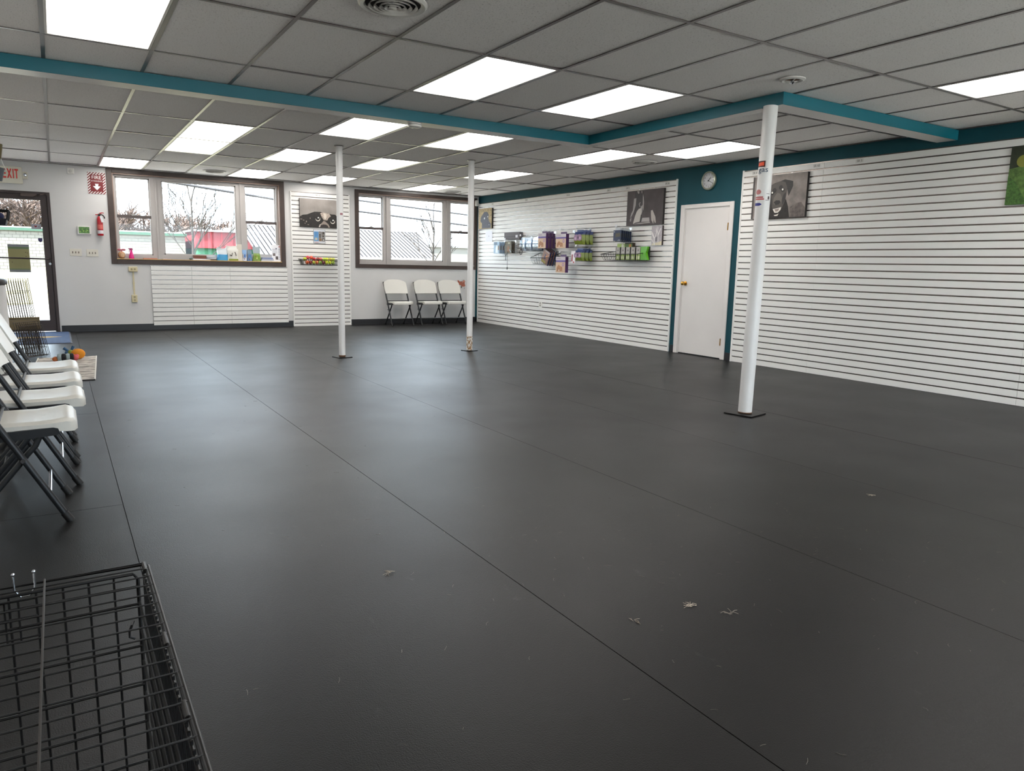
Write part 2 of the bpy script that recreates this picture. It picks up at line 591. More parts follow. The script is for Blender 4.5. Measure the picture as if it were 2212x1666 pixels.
for i_, k_, lab_ in ((1, -3, 'left of the row nearest the camera'), (4, -3, 'left of the middle in the row nearest the camera'), (6, -3, 'right of the middle in the row nearest the camera'),
                     (9, -4, 'by the right wall behind the camera'), (11, -3, 'tight against the right wall behind the camera'), (1, -5, 'at the left of the front wall'),
                     (4, -5, 'left of the middle at the front wall'), (6, -5, 'right of the middle at the front wall'), (9, -6, 'by the right wall at the front wall')):
    LIGHTS[(i_, k_)] = 'added ceiling troffer out of view, ' + lab_  # unseen troffers added to brighten the near walls
tile_cache = {}
VENT_CELLS = {}
for a in range(len(gx) - 1):
    for b in range(len(gy) - 1):
        i, k = a - 2, b - 7
        if (i, k) in LIGHTS:
            continue
        hx, hy = (gx[a + 1] - gx[a]) / 2 - 0.004, (gy[b + 1] - gy[b]) / 2 - 0.004
        key = (round(hx, 3), round(hy, 3))
        if key not in tile_cache:
            tile_cache[key] = MB().box(-hx, hx, -hy, hy, 0.0, 0.016).mesh('ceiling_tile', M_TILE)
        t = link('ceiling_tile', tile_cache[key], ceiling,
                 ((gx[a] + gx[a + 1]) / 2, (gy[b] + gy[b + 1]) / 2, HC + 0.004 + random.uniform(0, 0.004)))
        t.rotation_euler = (random.uniform(-0.003, 0.003), random.uniform(-0.005, 0.005), 0)
for x in gx[1:-1]:
    MB().box(-0.012, 0.012, YF, YB, 0, 0.003).box(-0.0015, 0.0015, YF, YB, 0.003, 0.035).build('grid_runner', M_GRID, ceiling, loc=(x, 0, HC))
for y in gy[1:-1]:
    MB().box(XL, XR, -0.012, 0.012, 0, 0.003).box(XL, XR, -0.0015, 0.0015, 0.003, 0.035).build('grid_cross_tee', M_GRID, ceiling, loc=(0, y, HC - 0.0006))
for nm, bx in (('wall_angle', (XL, XR, YB - 0.022, YB)), ('wall_angle', (XR - 0.022, XR, YF, YB - 0.022))):
    MB().box(bx[0], bx[1], bx[2], bx[3], HC - 0.002, HC + 0.02).build(nm, M_GRID, ceiling)

# ---- boxed beam in three runs, teal faces and white underside
def beam(name, x0, x1, y0, y1, z0):
    mb = MB()
    mb.add([(x0, y0, z0), (x1, y0, z0), (x1, y1, z0), (x0, y1, z0), (x0, y0, HC), (x1, y0, HC), (x1, y1, HC), (x0, y1, HC)],
           [(0, 1, 5, 4), (1, 2, 6, 5), (2, 3, 7, 6), (3, 0, 4, 7), (4, 5, 6, 7)])
    mb.mi = 1
    mb.add([(x0 + .004, y0 + .004, z0 - .001), (x1 - .004, y0 + .004, z0 - .001), (x1 - .004, y1 - .004, z0 - .001), (x0 + .004, y1 - .004, z0 - .001)], [(0, 3, 2, 1)])
    return struct(mb.build(name, [M_TEALB, M_BEAMW]))
beam('trim_1', XL, 4.90, 6.235, 6.43, 2.405)
beam('trim_2', 4.775, 4.90, 4.035, 6.235, 2.4052)
beam('trim_3', 4.775, XR, 3.84, 4.035, 2.405)

# ---- baseboards
bb = empty_struct('baseboard_back')
for x0, x1 in ((0.02, 3.54), (4.61, XR)):
    W(MB().box(x0, x1, YB - 0.012, YB, 0.0, 0.10).box(x0, x1, YB - 0.03, YB - 0.012, 0.0, 0.012), 'cove_strip', M_BASE, bb)
br_ = empty_struct('baseboard_right')
for y0, y1 in ((7.41, 7.46), (6.38, 6.462)):
    W(MB().box(XR - 0.012, XR, y0, y1, 0, 0.10), 'cove_strip', M_BASE, br_)

# ---- windows
def window(n, op, out, glass, rail_z):
    """op: opening; out: casing outer x0,x1,z0,z1; glass: three glazed areas"""
    w = empty_struct('window_%d' % n, ((op[0] + op[1]) / 2, YB, op[2]))
    x0, x1, z0, z1 = op
    ox0, ox1, oz0, oz1 = out
    for bx in ((ox0, x0, oz0, oz1), (x1, ox1, oz0, oz1), (x0, x1, z1, oz1), (x0, x1, oz0, z0 - 0.012)):
        bevel(W(MB().box(bx[0], bx[1], YB - 0.022, YB, bx[2], bx[3]), 'casing', M_BROWN, w), 0.004)
    # wooden jambs and sill board
    for bx in ((x0, x0 + 0.012, z0, z1), (x1 - 0.012, x1, z0, z1), (x0 + 0.012, x1 - 0.012, z1 - 0.012, z1)):
        W(MB().box(bx[0], bx[1], YB - 0.005, YB + 0.2, bx[2], bx[3]), 'jamb', M_JAMB, w)
    W(MB().box(x0 - 0.002, x1 + 0.002, YB - 0.03, YB + 0.2, z0 - 0.012, z0), 'sill', M_SILL if n == 1 else M_VINYL, w)
    yg = YB + 0.135          # glazing plane
    k = yg / YB              # measured on the wall face, so carried back along the sight line
    G = [(a * k, b * k, 1.1514 + (c - 1.1514) * k, 1.1514 + (d - 1.1514) * k) for a, b, c, d in glass]
    ix0, ix1, iz0, iz1 = x0 + 0.012, x1 - 0.012, z0, z1 - 0.012
    xsp = [ix0, (G[0][1] + G[1][0]) / 2, (G[1][1] + G[2][0]) / 2, ix1]
    for j in range(3):
        a, b, c, d = G[j]
        a, b = max(a, xsp[j] + 0.03), min(b, xsp[j + 1] - 0.03)
        c, d = max(c, iz0 + 0.03), min(d, iz1 - 0.03)
        # outer frame of this unit, stepped
        fr = MB()
        for (p, q, r, t) in ((xsp[j], a, iz0, iz1), (b, xsp[j + 1], iz0, iz1), (a, b, iz0, c), (a, b, d, iz1)):
            fr.box(p, q, yg - 0.045, yg + 0.045, r, t)
        W(fr, 'frame', M_VINYL, w)
        if j < 2:
            W(MB().box(xsp[j + 1] - 0.014, xsp[j + 1] + 0.014, yg - 0.062, yg - 0.044, iz0, iz1), 'mullion_cover', M_VINYL, w)
        if j == 1:
            W(MB().box(a, b, yg - 0.003, yg + 0.003, c, d), 'pane', M_GLASS, w)
            bead = MB()
            for (p, q, r, t) in ((a, a + .02, c, d), (b - .02, b, c, d), (a, b, c, c + .02), (a, b, d - .02, d)):
                bead.box(p, q, yg - 0.03, yg - 0.004, r, t)
            W(bead, 'glazing_bead', M_VINYL, w)
        else:
            rz = 1.1514 + (rail_z - 1.1514) * k
            for (c2, d2, yy, nm) in ((c, rz + 0.015, yg - 0.02, 'lower'), (rz - 0.015, d, yg + 0.02, 'upper')):
                s = MB()
                t = 0.018
                for (p, q, r, u) in ((a, a + t, c2, d2), (b - t, b, c2, d2), (a, b, c2, c2 + t), (a, b, d2 - t, d2)):
                    s.box(p, q, yy - 0.014, yy + 0.014, r, u)
                sh = W(s, 'sash', M_VINYL, w)
                W(MB().box(a + t, b - t, yy - 0.002, yy + 0.002, c2 + t, d2 - t), 'pane', M_GLASS, sh)
            mr = MB().box(a, b, yg - 0.036, yg - 0.02, rz - 0.022, rz + 0.024)
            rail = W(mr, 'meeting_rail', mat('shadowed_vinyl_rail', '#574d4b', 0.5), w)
            lk = MB().box((a + b) / 2 - 0.035, (a + b) / 2 + 0.035, yg - 0.05, yg - 0.025, rz + 0.018, rz + 0.03)
            lk.box((a + b) / 2 - 0.02, (a + b) / 2 + 0.02, yg - 0.055, yg - 0.03, rz + 0.03, rz + 0.04)
            W(lk, 'sash_lock', M_VINYL, rail)
    return w
window(1, W1, (0.752, 3.437, 1.045, 2.493), [(0.842, 1.343, 1.19, 2.38), (1.505, 2.632, 1.205, 2.36), (2.778, 3.29, 1.235, 2.371)], 1.779)
window(2, W2, (4.703, 7.247, 1.05, 2.458), [(4.768, 5.238, 1.18, 2.37), (5.376, 6.484, 1.195, 2.35), (6.64, 7.13, 1.18, 2.372)], 1.774)

# ---- shop window behind the camera
w3 = empty_struct('window_3', ((W3[0] + W3[1]) / 2, YF, W3[2]))
for j in range(3):
    a_, b_ = W3[0] + j * 1.8, W3[0] + (j + 1) * 1.8
    f3 = MB()
    for bx in ((a_, a_ + .04, W3[2], W3[3]), (b_ - .04, b_, W3[2], W3[3]), (a_ + .04, b_ - .04, W3[2], W3[2] + .05), (a_ + .04, b_ - .04, W3[3] - .05, W3[3])):
        f3.box(bx[0], bx[1], YF - 0.13, YF - 0.07, bx[2], bx[3])
    W(f3, 'frame', M_BROWN, w3)
    W(MB().box(a_ + .04, b_ - .04, YF - 0.103, YF - 0.097, W3[2] + .05, W3[3] - .05), 'pane', M_GLASS, w3)

# ---- glazed entry door
d1 = empty_struct('door_1', (-0.49, YB, 0))
fr = MB().box(-0.04, 0.0, YB - 0.01, YB + 0.12, 0, 2.075).box(-0.98, -0.94, YB - 0.01, YB + 0.12, 0, 2.075).box(-0.94, -0.04, YB - 0.01, YB + 0.12, 2.035, 2.075)
bevel(W(fr, 'door_frame', M_DOORB, d1), 0.003)
lf = MB().box(-0.125, -0.045, YB + 0.01, YB + 0.055, 0.02, 2.03).box(-0.935, -0.855, YB + 0.01, YB + 0.055, 0.02, 2.03)
lf.box(-0.855, -0.125, YB + 0.01, YB + 0.055, 0.02, 0.185).box(-0.855, -0.125, YB + 0.01, YB + 0.055, 1.955, 2.03)
leaf = W(lf, 'door_leaf', M_DOORB, d1)
W(MB().box(-0.06, -0.038, YB + 0.056, YB + 0.09, 0.0, 2.04).box(-0.94, -0.92, YB + 0.056, YB + 0.09, 0.0, 2.04).box(-0.92, -0.06, YB + 0.056, YB + 0.09, 2.015, 2.04), 'door_stop', M_DOORB, d1)
W(MB().box(-0.855, -0.125, YB + 0.03, YB + 0.036, 0.185, 1.955), 'pane', M_GLASS, leaf)
W(MB().tube([(-0.90, YB + 0.0, 1.115), (-0.90, YB - 0.05, 1.113), (-0.07, YB - 0.05, 1.10), (-0.07, YB + 0.0, 1.10)], 0.011, 10), 'push_bar', M_DOORB, leaf, True)
W(MB().lathe([(0.016, -0.004), (0.02, 0), (0.02, 0.012)], (-0.062, YB - 0.004, 1.03), 16, 'y'), 'lock_cylinder', M_CHROME, leaf, True)
cl = MB().box(-0.36, -0.16, YB - 0.035, YB + 0.01, 2.0, 2.045).tube([(-0.2, YB - 0.03, 2.0), (-0.12, YB - 0.06, 2.03), (-0.06, YB - 0.01, 2.05)], 0.008, 6)
W(cl, 'door_closer', mat('closer_bronze', '#574a45', 0.4, metal=0.4), d1)
W(MB().box(-0.94, -0.04, YB - 0.03, YB + 0.12, -0.006, 0.012), 'threshold', mat('threshold_aluminium', '#8d8984', 0.4, metal=0.6), d1)
# notices stuck on the glass, seen against the daylight
po = Art((-0.575, YB + 0.028, 0.90), (1, 0, 0), (0, 0, 1), 0.262, 0.405)
po.rect('#77797f', 0, 1, 0, 1).rect('#8a8458', 0.0, 1, 0.09, 0.91).rect('#5f7350', 0, 1, 0.84, 0.91).rect('#6f7a52', 0, 1, 0.09, 0.13)
for px, py in ((0.16, 0.36), (0.83, 0.57), (0.9, 0.7), (0.82, 0.72)):
    po.disc('#5b4a34', px, py, 0.025)
for q in range(4):
    po.rect('#7d774c', 0.25, 0.8, 0.22 + q * 0.045, 0.228 + q * 0.045)
W(po.mb, 'window_poster', po.mats, leaf)
hs = Art((-0.262, YB + 0.028, 1.535), (1, 0, 0), (0, 0, 1), 0.125, 0.075)
hs.rect('#9a9aa2', 0, 1, 0, 1).poly('#7b2430', [(0.43, 0.3), (0.56, 0.52), (0.58, 0.66), (0.52, 0.72), (0.43, 0.64), (0.34, 0.72), (0.28, 0.66), (0.3, 0.52)]).disc('#3b3f4c', 0.76, 0.45, 0.05)
W(hs.mb, 'heart_sticker', hs.mats, leaf)
sd = Art((-0.192, YB + 0.028, 1.345), (1, 0, 0), (0, 0, 1), 0.058, 0.062)
sd.poly('#3f3a66', [(0.5, 0), (0.88, 0.2), (1, 0.55), (0.95, 1), (0.05, 1), (0, 0.55), (0.12, 0.2)])
W(sd.mb, 'shield_sticker', sd.mats, leaf)

# ---- white interior door in the right wall
d2 = empty_struct('door_2', (XR, 6.93, 0))
for nm, bx in (('casing', (7.322, 7.392, 0, 2.008)), ('casing', (6.472, 6.538, 0, 2.008)), ('casing', (6.538, 7.322, 1.955, 2.008))):
    bevel(W(MB().box(XR - 0.018, XR, bx[0], bx[1], bx[2], bx[3]), nm, M_DOORW, d2), 0.005)
W(MB().box(XR, XR + 0.12, 7.305, 7.325, 0, 1.958).box(XR, XR + 0.12, 6.535, 6.555, 0, 1.958).box(XR, XR + 0.12, 6.555, 7.305, 1.94, 1.958), 'door_jamb', M_DOORW, d2)
slab = W(MB().box(XR + 0.004, XR + 0.044, 6.558, 7.302, 0.015, 1.936), 'door_slab', M_DOORW, d2)
kn = MB().lathe([(0.03, 0), (0.03, -0.006), (0.012, -0.01), (0.012, -0.03), (0.022, -0.038), (0.028, -0.052), (0.024, -0.064), (0.008, -0.07)], (XR + 0.004, 7.245, 0.962), 16, 'x')
W(kn, 'door_knob', M_BRASS, slab, True)
for z in (1.70, 0.225):
    W(MB().box(XR - 0.006, XR + 0.006, 6.545, 6.563, z - 0.045, z + 0.045).tube([(XR - 0.007, 6.555, z - 0.047), (XR - 0.007, 6.555, z + 0.047)], 0.006, 8), 'hinge', M_BRASS, slab)
W(MB().box(XR, XR + 0.1, 6.55, 7.31, 0.0, 0.012), 'threshold', M_SUB, d2)

# ---- columns
def mat_rust():
    m = bpy.data.materials.new('rust_flecked_paint')
    m.use_nodes = True
    nt = m.node_tree
    b = nt.nodes['Principled BSDF']
    tc = nt.nodes.new('ShaderNodeTexCoord')
    n = nt.nodes.new('ShaderNodeTexNoise'); n.inputs['Scale'].default_value = 45; n.inputs['Detail'].default_value = 6
    nt.links.new(tc.outputs['Object'], n.inputs['Vector'])
    r = nt.nodes.new('ShaderNodeMapRange'); r.inputs['From Min'].default_value = 0.46; r.inputs['From Max'].default_value = 0.58
    nt.links.new(n.outputs['Fac'], r.inputs['Value'])
    nt.links.new(_mix(nt, lin('#dcd8d0'), lin('#8f6b43'), r.outputs['Result']), b.inputs['Base Color'])
    b.inputs['Roughness'].default_value = 0.6
    return m
def column(label, base, top, zt, r, plate, rust, pr):
    t = thing('support_column', label, 'column', (base[0], base[1], 0))
    dx, dy = top[0] - base[0], top[1] - base[1]
    W(MB().tube([(base[0], base[1], 0.012), (top[0], top[1], zt)], r, 32), 'shaft', M_COLP, t, True)
    a = math.radians(12)
    pl = MB()
    pl.prism([(base[0] + plate * math.cos(a + q * PI / 2 + PI / 4), base[1] + plate * math.sin(a + q * PI / 2 + PI / 4)) for q in range(4)], 0.0005, 0.009)
    W(pl, 'base_plate', M_FLOOR if not pr else M_FLOOR, t)
    W(MB().lathe([(r + 0.0012, 0.012), (r + 0.0012, rust)], (base[0], base[1], 0), 32, cap=False), 'rust_band', mat_rust() if rust > 0.05 else M_RUST, t, True)
    return t
col_a = column('white round column standing left, in front of the dog-eyes canvas', (2.905, 8.565), (2.93, 8.63), HC, 0.0385, 0.125, 0.03, 0)
col_b = column('white round column in the middle with a rusty foot, before the right window', (4.69, 8.60), (4.71, 8.64), HC, 0.0395, 0.115, 0.20, 0)
col_c = column('near white column with stickers under the teal beam corner', (4.690, 3.909), (4.768, 3.945), 2.404, 0.0545, 0.17, 0.02, 1)
for c_ in (col_a, col_b):
    pass
W(MB().lathe([(0.055, HC - 0.004), (0.055, HC - 0.001)], (2.93, 8.63, 0), 24), 'ceiling_collar', M_GRID, col_a)
W(MB().lathe([(0.055, HC - 0.004), (0.055, HC - 0.001)], (4.71, 8.64, 0), 24), 'ceiling_collar', M_GRID, col_b)

def wrap(col, z0, z1, a0, a1, m, name, base, top, zt, r, lift=0.0009, lo=None, hi=None, text=None, n=16):
    """sticker bent round a column; angles in degrees from the side facing the camera end of the room;
    lo(f) and hi(f) give its lower and upper outline across its width"""
    mb = MB()
    phi0 = math.atan2(-base[1], -base[0])
    def P(fa, fz):
        z = z0 + (z1 - z0) * fz
        k = z / zt
        cx, cyy = base[0] + (top[0] - base[0]) * k, base[1] + (top[1] - base[1]) * k
        ph = phi0 + math.radians(a0 + (a1 - a0) * fa)
        return (cx + (r + lift) * math.cos(ph), cyy + (r + lift) * math.sin(ph), z)
    if text is None:
        lo = lo or (lambda f: 0.0)
        hi = hi or (lambda f: 1.0)
        vs = [P(i / n, lo(i / n)) for i in range(n + 1)] + [P(i / n, hi(i / n)) for i in range(n + 1)]
        mb.add(vs, [(i, i + 1, n + 2 + i, n + 1 + i) for i in range(n)])
    else:
        tv, tf = text_mesh(text, 1.0)
        x0_, x1_ = min(v[0] for v in tv), max(v[0] for v in tv)
        y0_, y1_ = min(v[1] for v in tv), max(v[1] for v in tv)
        mb.add([P((v[0] - x0_) / (x1_ - x0_), (v[1] - y0_) / (y1_ - y0_)) for v in tv], tf)
    return W(mb, name, m, col)
CC = ((4.690, 3.909), (4.768, 3.945), 2.404, 0.0545)
wrap(col_c, 1.945, 1.992, -78, -4, flat('#4a1512'), 'red_square_sticker', *CC)
wrap(col_c, 1.953, 1.984, -66, -14, flat('#e5512a'), 'orange_shape', *CC, lift=0.0016, lo=lambda f: 0.1 * f, hi=lambda f: 0.8 + 0.2 * f)
wrap(col_c, 1.893, 1.934, -58, 20, flat('#2b4a63'), 'gas_lettering', *CC, lift=0.003, text='gas')
rd = lambda f: math.sqrt(max(0.0, 0.25 - (f - 0.5) ** 2))
wrap(col_c, 1.738, 1.776, -72, -18, flat('#b9716f'), 'round_red_sticker', *CC, lo=lambda f: 0.5 - rd(f), hi=lambda f: 0.5 + rd(f))
wrap(col_c, 1.712, 1.722, -74, 0, flat('#a8403c'), 'red_strip_sticker', *CC)
wrap(col_c, 1.697, 1.708, -74, 8, flat('#b8514c'), 'red_strip_sticker', *CC)
wrap(col_c, 1.700, 1.724, 38, 56, flat('#3a2a2c'), 'small_black_mark', *CC)
wrap(col_c, 1.741, 1.745, 24, 56, flat('#6a6466'), 'fine_print', *CC)
wrap(col_c, 1.692, 1.696, 20, 56, flat('#5a5456'), 'fine_print', *CC)
wrap(col_c, 1.652, 1.674, -80, -8, flat('#22267a'), 'blue_oval_sticker', *CC, lo=lambda f: 0.0 if f < 0.75 else (f - 0.75) * 1.6, hi=lambda f: 1.0 if f < 0.75 else 1 - (f - 0.75) * 1.6)
CA = ((2.905, 8.565), (2.93, 8.63), HC, 0.0385)
wrap(col_a, 1.70, 1.725, 0, 50, flat('#9a6a70'), 'small_sticker', *CA)

# ================================================================ CEILING FITTINGS
hx, hy = GX / 2 - 0.013, GY / 2 - 0.013
fr_me = MB()
for bx in ((-hx, -hx + 0.014, -hy, hy), (hx - 0.014, hx, -hy, hy), (-hx + 0.014, hx - 0.014, -hy, -hy + 0.014), (-hx + 0.014, hx - 0.014, hy - 0.014, hy)):
    fr_me.box(bx[0], bx[1], bx[2], bx[3], 0.0, 0.014)
fr_me = fr_me.mesh('frame', M_VENT)
hs_me = MB()
hs_me.add([(-hx, -hy, 0.016), (hx, -hy, 0.016), (hx, hy, 0.016), (-hx, hy, 0.016), (-hx + .06, -hy + .03, 0.10), (hx - .06, -hy + .03, 0.10), (hx - .06, hy - .03, 0.10), (-hx + .06, hy - .03, 0.10)],
          [(4, 5, 6, 7), (0, 1, 5, 4), (1, 2, 6, 5), (2, 3, 7, 6), (3, 0, 4, 7)])
hs_me = hs_me.mesh('housing', M_VENT)
df_me = MB().box(-hx + 0.013, hx - 0.013, -hy + 0.013, hy - 0.013, 0.006, 0.010).mesh('diffuser', M_LAMP)
df2_me = MB().box(-hx + 0.035, hx - 0.013, -hy + 0.013, hy - 0.013, 0.006, 0.010).mesh('diffuser', M_LAMP)
for (i, k), lab in LIGHTS.items():
    t = thing('ceiling_light', lab, 'ceiling light', (GX0 + GX * (i + 0.5), GY0 + GY * (k + 0.5), HC), group='fluorescent troffers in the ceiling')
    link('housing', hs_me, t)
    link('frame', fr_me, t)
    link('diffuser', df2_me if (i, k) == (0, 0) else df_me, t)

def round_vent(label, x, y, r, small=False):
    t = thing('ceiling_vent', label, 'vent', (x, y, HC - 0.002), group='round ceiling vents')
    pf = [(r, 0.004), (r, -0.004), (r * 0.93, -0.014), (r * 0.84, -0.010), (r * 0.80, 0.0)]
    MB().lathe(pf, n=40, cap=False).build('rim', M_VENT, t, True)
    MB().lathe([(r * 0.97, 0.002), (r * 0.97, 0.003)], n=40).build('throat', mat('dark_duct', '#1c1a19', 0.8), t)
    for q, f in enumerate((0.72, 0.56, 0.40, 0.26) if not small else (0.6, 0.3)):
        MB().lathe([(r * f, -0.016 - 0.002 * q), (r * (f - 0.055), -0.004 - 0.002 * q), (r * (f - 0.075), -0.004 - 0.002 * q), (r * (f - 0.02), -0.018 - 0.002 * q)], n=36, cap=False).build('cone_ring', M_VENT, t, True)
    MB().lathe([(r * 0.10, -0.012), (r * 0.12, -0.022), (r * 0.08, -0.026), (0.002, -0.027)], n=20).build('centre_cap', M_VENT, t, True)
    return t
round_vent('large round ceiling vent with concentric rings at the top edge of the picture', 1.60, 3.815, 0.182)
round_vent('round ceiling vent above the left window', 2.19, 12.30, 0.17)
round_vent('round ceiling vent above the right window by the middle column', 6.42, 12.52, 0.17)
round_vent('round ceiling vent beyond the beam between two lit troffers', 6.50, 7.30, 0.16)
t = thing('ceiling_fixture', 'small old round metal ceiling fixture near the beam corner', 'fixture', (4.522, 3.57, HC - 0.002))
MB().lathe([(0.088, 0.004), (0.088, -0.004), (0.07, -0.012), (0.06, -0.008), (0.05, 0.0)], n=28, cap=False).build('rim', M_VENT, t, True)
MB().lathe([(0.05, -0.001), (0.05, 0.002)], n=28).build('inner_plate', M_RUST, t)
MB().lathe([(0.012, -0.002), (0.012, -0.02), (0.02, -0.024), (0.004, -0.032)], n=12).build('spigot', M_CHROME, t, True)
for q in range(3):
    a = q * 2 * PI / 3
    MB().tube([(0.05 * math.cos(a), 0.05 * math.sin(a), -0.004), (0.012 * math.cos(a), 0.012 * math.sin(a), -0.012)], 0.004, 6).build('spoke', M_VENT, t)

t = thing('smoke_detector', 'round white smoke detector under the long teal beam', 'smoke detector', (2.86, 6.33, 2.404))
MB().lathe([(0.062, 0), (0.064, -0.012), (0.058, -0.03), (0.045, -0.036), (0.01, -0.037)], n=28).build('body', M_WPLAS, t, True)
MB().lathe([(0.0645, -0.010), (0.0645, -0.014)], n=28, cap=False).build('vent_slot', M_BLACK, t)
MB().lathe([(0.012, -0.036), (0.010, -0.040)], n=12).build('test_button', M_VENT, t)

# ================================================================ SLATWALL
PITCH_S = 2.358 / 32
def slat_profile(length, h=PITCH_S - 0.0125, d=0.011):
    """one board, lying along +x, front face at y=-d, lipped behind"""
    mb = MB()
    b = 0.0012
    pr = [(0, b), (-d + b, b), (-d, 2 * b), (-d, h - b), (-d + b, h), (0, h)]
    n = len(pr)
    vs = [(0, y, z) for y, z in pr] + [(length, y, z) for y, z in pr]
    mb.add(vs, [tuple(range(n)), tuple(reversed(range(n, 2 * n)))] + [(i, n + i, n + (i + 1) % n, (i + 1) % n) for i in range(n)])
    return mb
def slat_panel(label, org, length, nrow, rz, ztop, group, trim_left=False, trim_right=False, tags=()):
    """org: left foot as one faces it; board runs along local +x and faces local -y"""
    t = thing('slatwall_panel', label, 'wall panel', (org[0], org[1], ztop - nrow * PITCH_S), rz, group)
    H = nrow * PITCH_S
    MB().box(0, length, -0.006, 0, 0, H).build('backing', M_INSERT, t)
    me = slat_profile(length - 0.003).mesh('slat', M_SLAT)
    for q in range(nrow):
        link('slat', me, t, (0.0015, -0.006, q * PITCH_S + 0.0005))
    for on, x in ((trim_left, -0.016), (trim_right, length - 0.002)):
        if on:
            bevel(MB().box(x, x + 0.018, -0.024, 0, -0.0, H + 0.004).build('edge_trim', M_SLAT, t), 0.002)
    for (x, txt) in tags:
        z = H - PITCH_S * 0.55
        a = Art((x - 0.045, -0.0177, z - 0.02), (1, 0, 0), (0, 0, 1), 0.09, 0.04)
        a.rect('#d9d6d0', 0, 1, 0, 1)
        a.text('#2a2a2c', txt, 0.5, 0.5, 0.034, 0.08)
        a.build('number_tag', t)
    return t
FX = XR - 0.001
G_R = 'slatwall panels along the right wall'
RZ = -PI / 2           # faces -x; local +x runs towards -y (to the right as one faces it)
slat_panel('white slatwall panel on the right wall next to the far corner', (FX, 13.01), 13.01 - 10.745, 32, RZ, 2.358, G_R, True, False, [(0.55, 'SR 1'), (1.75, 'SR 2')])
slat_panel('white slatwall panel behind most of the hanging goods, second from the far corner', (FX, 10.745), 10.745 - 8.675, 32, RZ, 2.358, G_R, False, False, [(0.75, 'SR 2A'), (1.8, 'SR 3')])
slat_panel('narrow white slatwall panel left of the white door, behind the open-book canvas', (FX, 8.675), 8.675 - 7.50, 32, RZ, 2.358, G_R, False, True, [(0.17, 'SR 3'), (1.0, 'SP 3A')])
slat_panel('narrow white slatwall panel right of the white door, behind the black dog canvas', (FX, 6.345), 6.345 - 5.232, 32, RZ, 2.358, G_R, True, False, [(0.17, 'SR 4'), (1.02, 'SR 43')])
slat_panel('wide white slatwall panel between the black dog canvas and the colour canvas', (FX, 5.232), 5.232 - 3.05, 32, RZ, 2.358, G_R, False, False, [(0.42, 'SR 5')])
slat_panel('white slatwall panel at the right picture edge under the colour canvas', (FX, 3.05), 2.1, 32, RZ, 2.358, G_R)
slat_panel('white slatwall panel beyond the right picture edge', (FX, 0.95), 2.1, 32, RZ, 2.358, G_R)
slat_panel('tall white slatwall panel between the two windows with the dog-eyes canvas', (3.555, YB - 0.001), 1.035, 32, 0, 2.342, 'slatwall panels on the back wall', True, True, [(0.47, 'SR 10')])
G_L = 'low slatwall panels under the left window'
slat_panel('leftmost low slatwall panel under the left window, beside the almond outlet', (1.294, YB - 0.001), 0.604, 13, 0, 1.03, G_L)
slat_panel('middle low slatwall panel under the left window', (1.898, YB - 0.001), 0.60, 13, 0, 1.03, G_L)
slat_panel('widest, rightmost low slatwall panel under the left window', (2.498, YB - 0.001), 0.957, 13, 0, 1.03, G_L)

# ================================================================ CANVASES AND PRINTS
def canvas(label, c0, w, h, axis, depth, draw, edge='#2a2524'):
    """axis 'x': hangs on the back wall, 'y': on the right wall; c0 is lower left as one faces it"""
    t = thing('canvas_print', label, 'picture', c0, 0 if axis == 'x' else RZ, group='canvas prints on the walls')
    MB().box(0, w, -depth, 0, 0, h).build('stretched_canvas', flat(edge, 0.8), t)
    a = Art((0, -depth - 0.0006, 0), (1, 0, 0), (0, 0, 1), w, h)
    draw(a)
    a.build('print', t)
    for x in (w * 0.3, w * 0.7):
        MB().tube([(x, -depth * 0.5, h), (x, -depth * 0.5, h + 0.012), (x, 0.004, h + 0.022)], 0.002, 5).build('hanger', M_CHROME, t)
    return t
def px(pts, x0, y0, w, h):      # pixel outline to print space
    return [((x - x0) / w, 1 - (y - y0) / h) for x, y in pts]

M_BG1 = mat('print_grey_backdrop', '#8d8680', 0.7, var=0.2, scale=5)
M_BG2 = mat('print_soft_backdrop', '#857c77', 0.7, var=0.3, scale=9)
M_BG3 = mat('print_dark_backdrop', '#51494a', 0.7, var=0.2, scale=6)
M_FURD = mat('print_black_fur', '#26221f', 0.7, var=0.4, scale=40)
M_FURM = mat('print_mottled_fur', '#a3958a', 0.7, var=0.5, scale=70)
M_LEAF = mat('print_autumn_grass', '#a08a63', 0.7, var=0.5, scale=45)
M_GRASS = mat('print_meadow', '#5c7a3c', 0.7, var=0.5, scale=30)

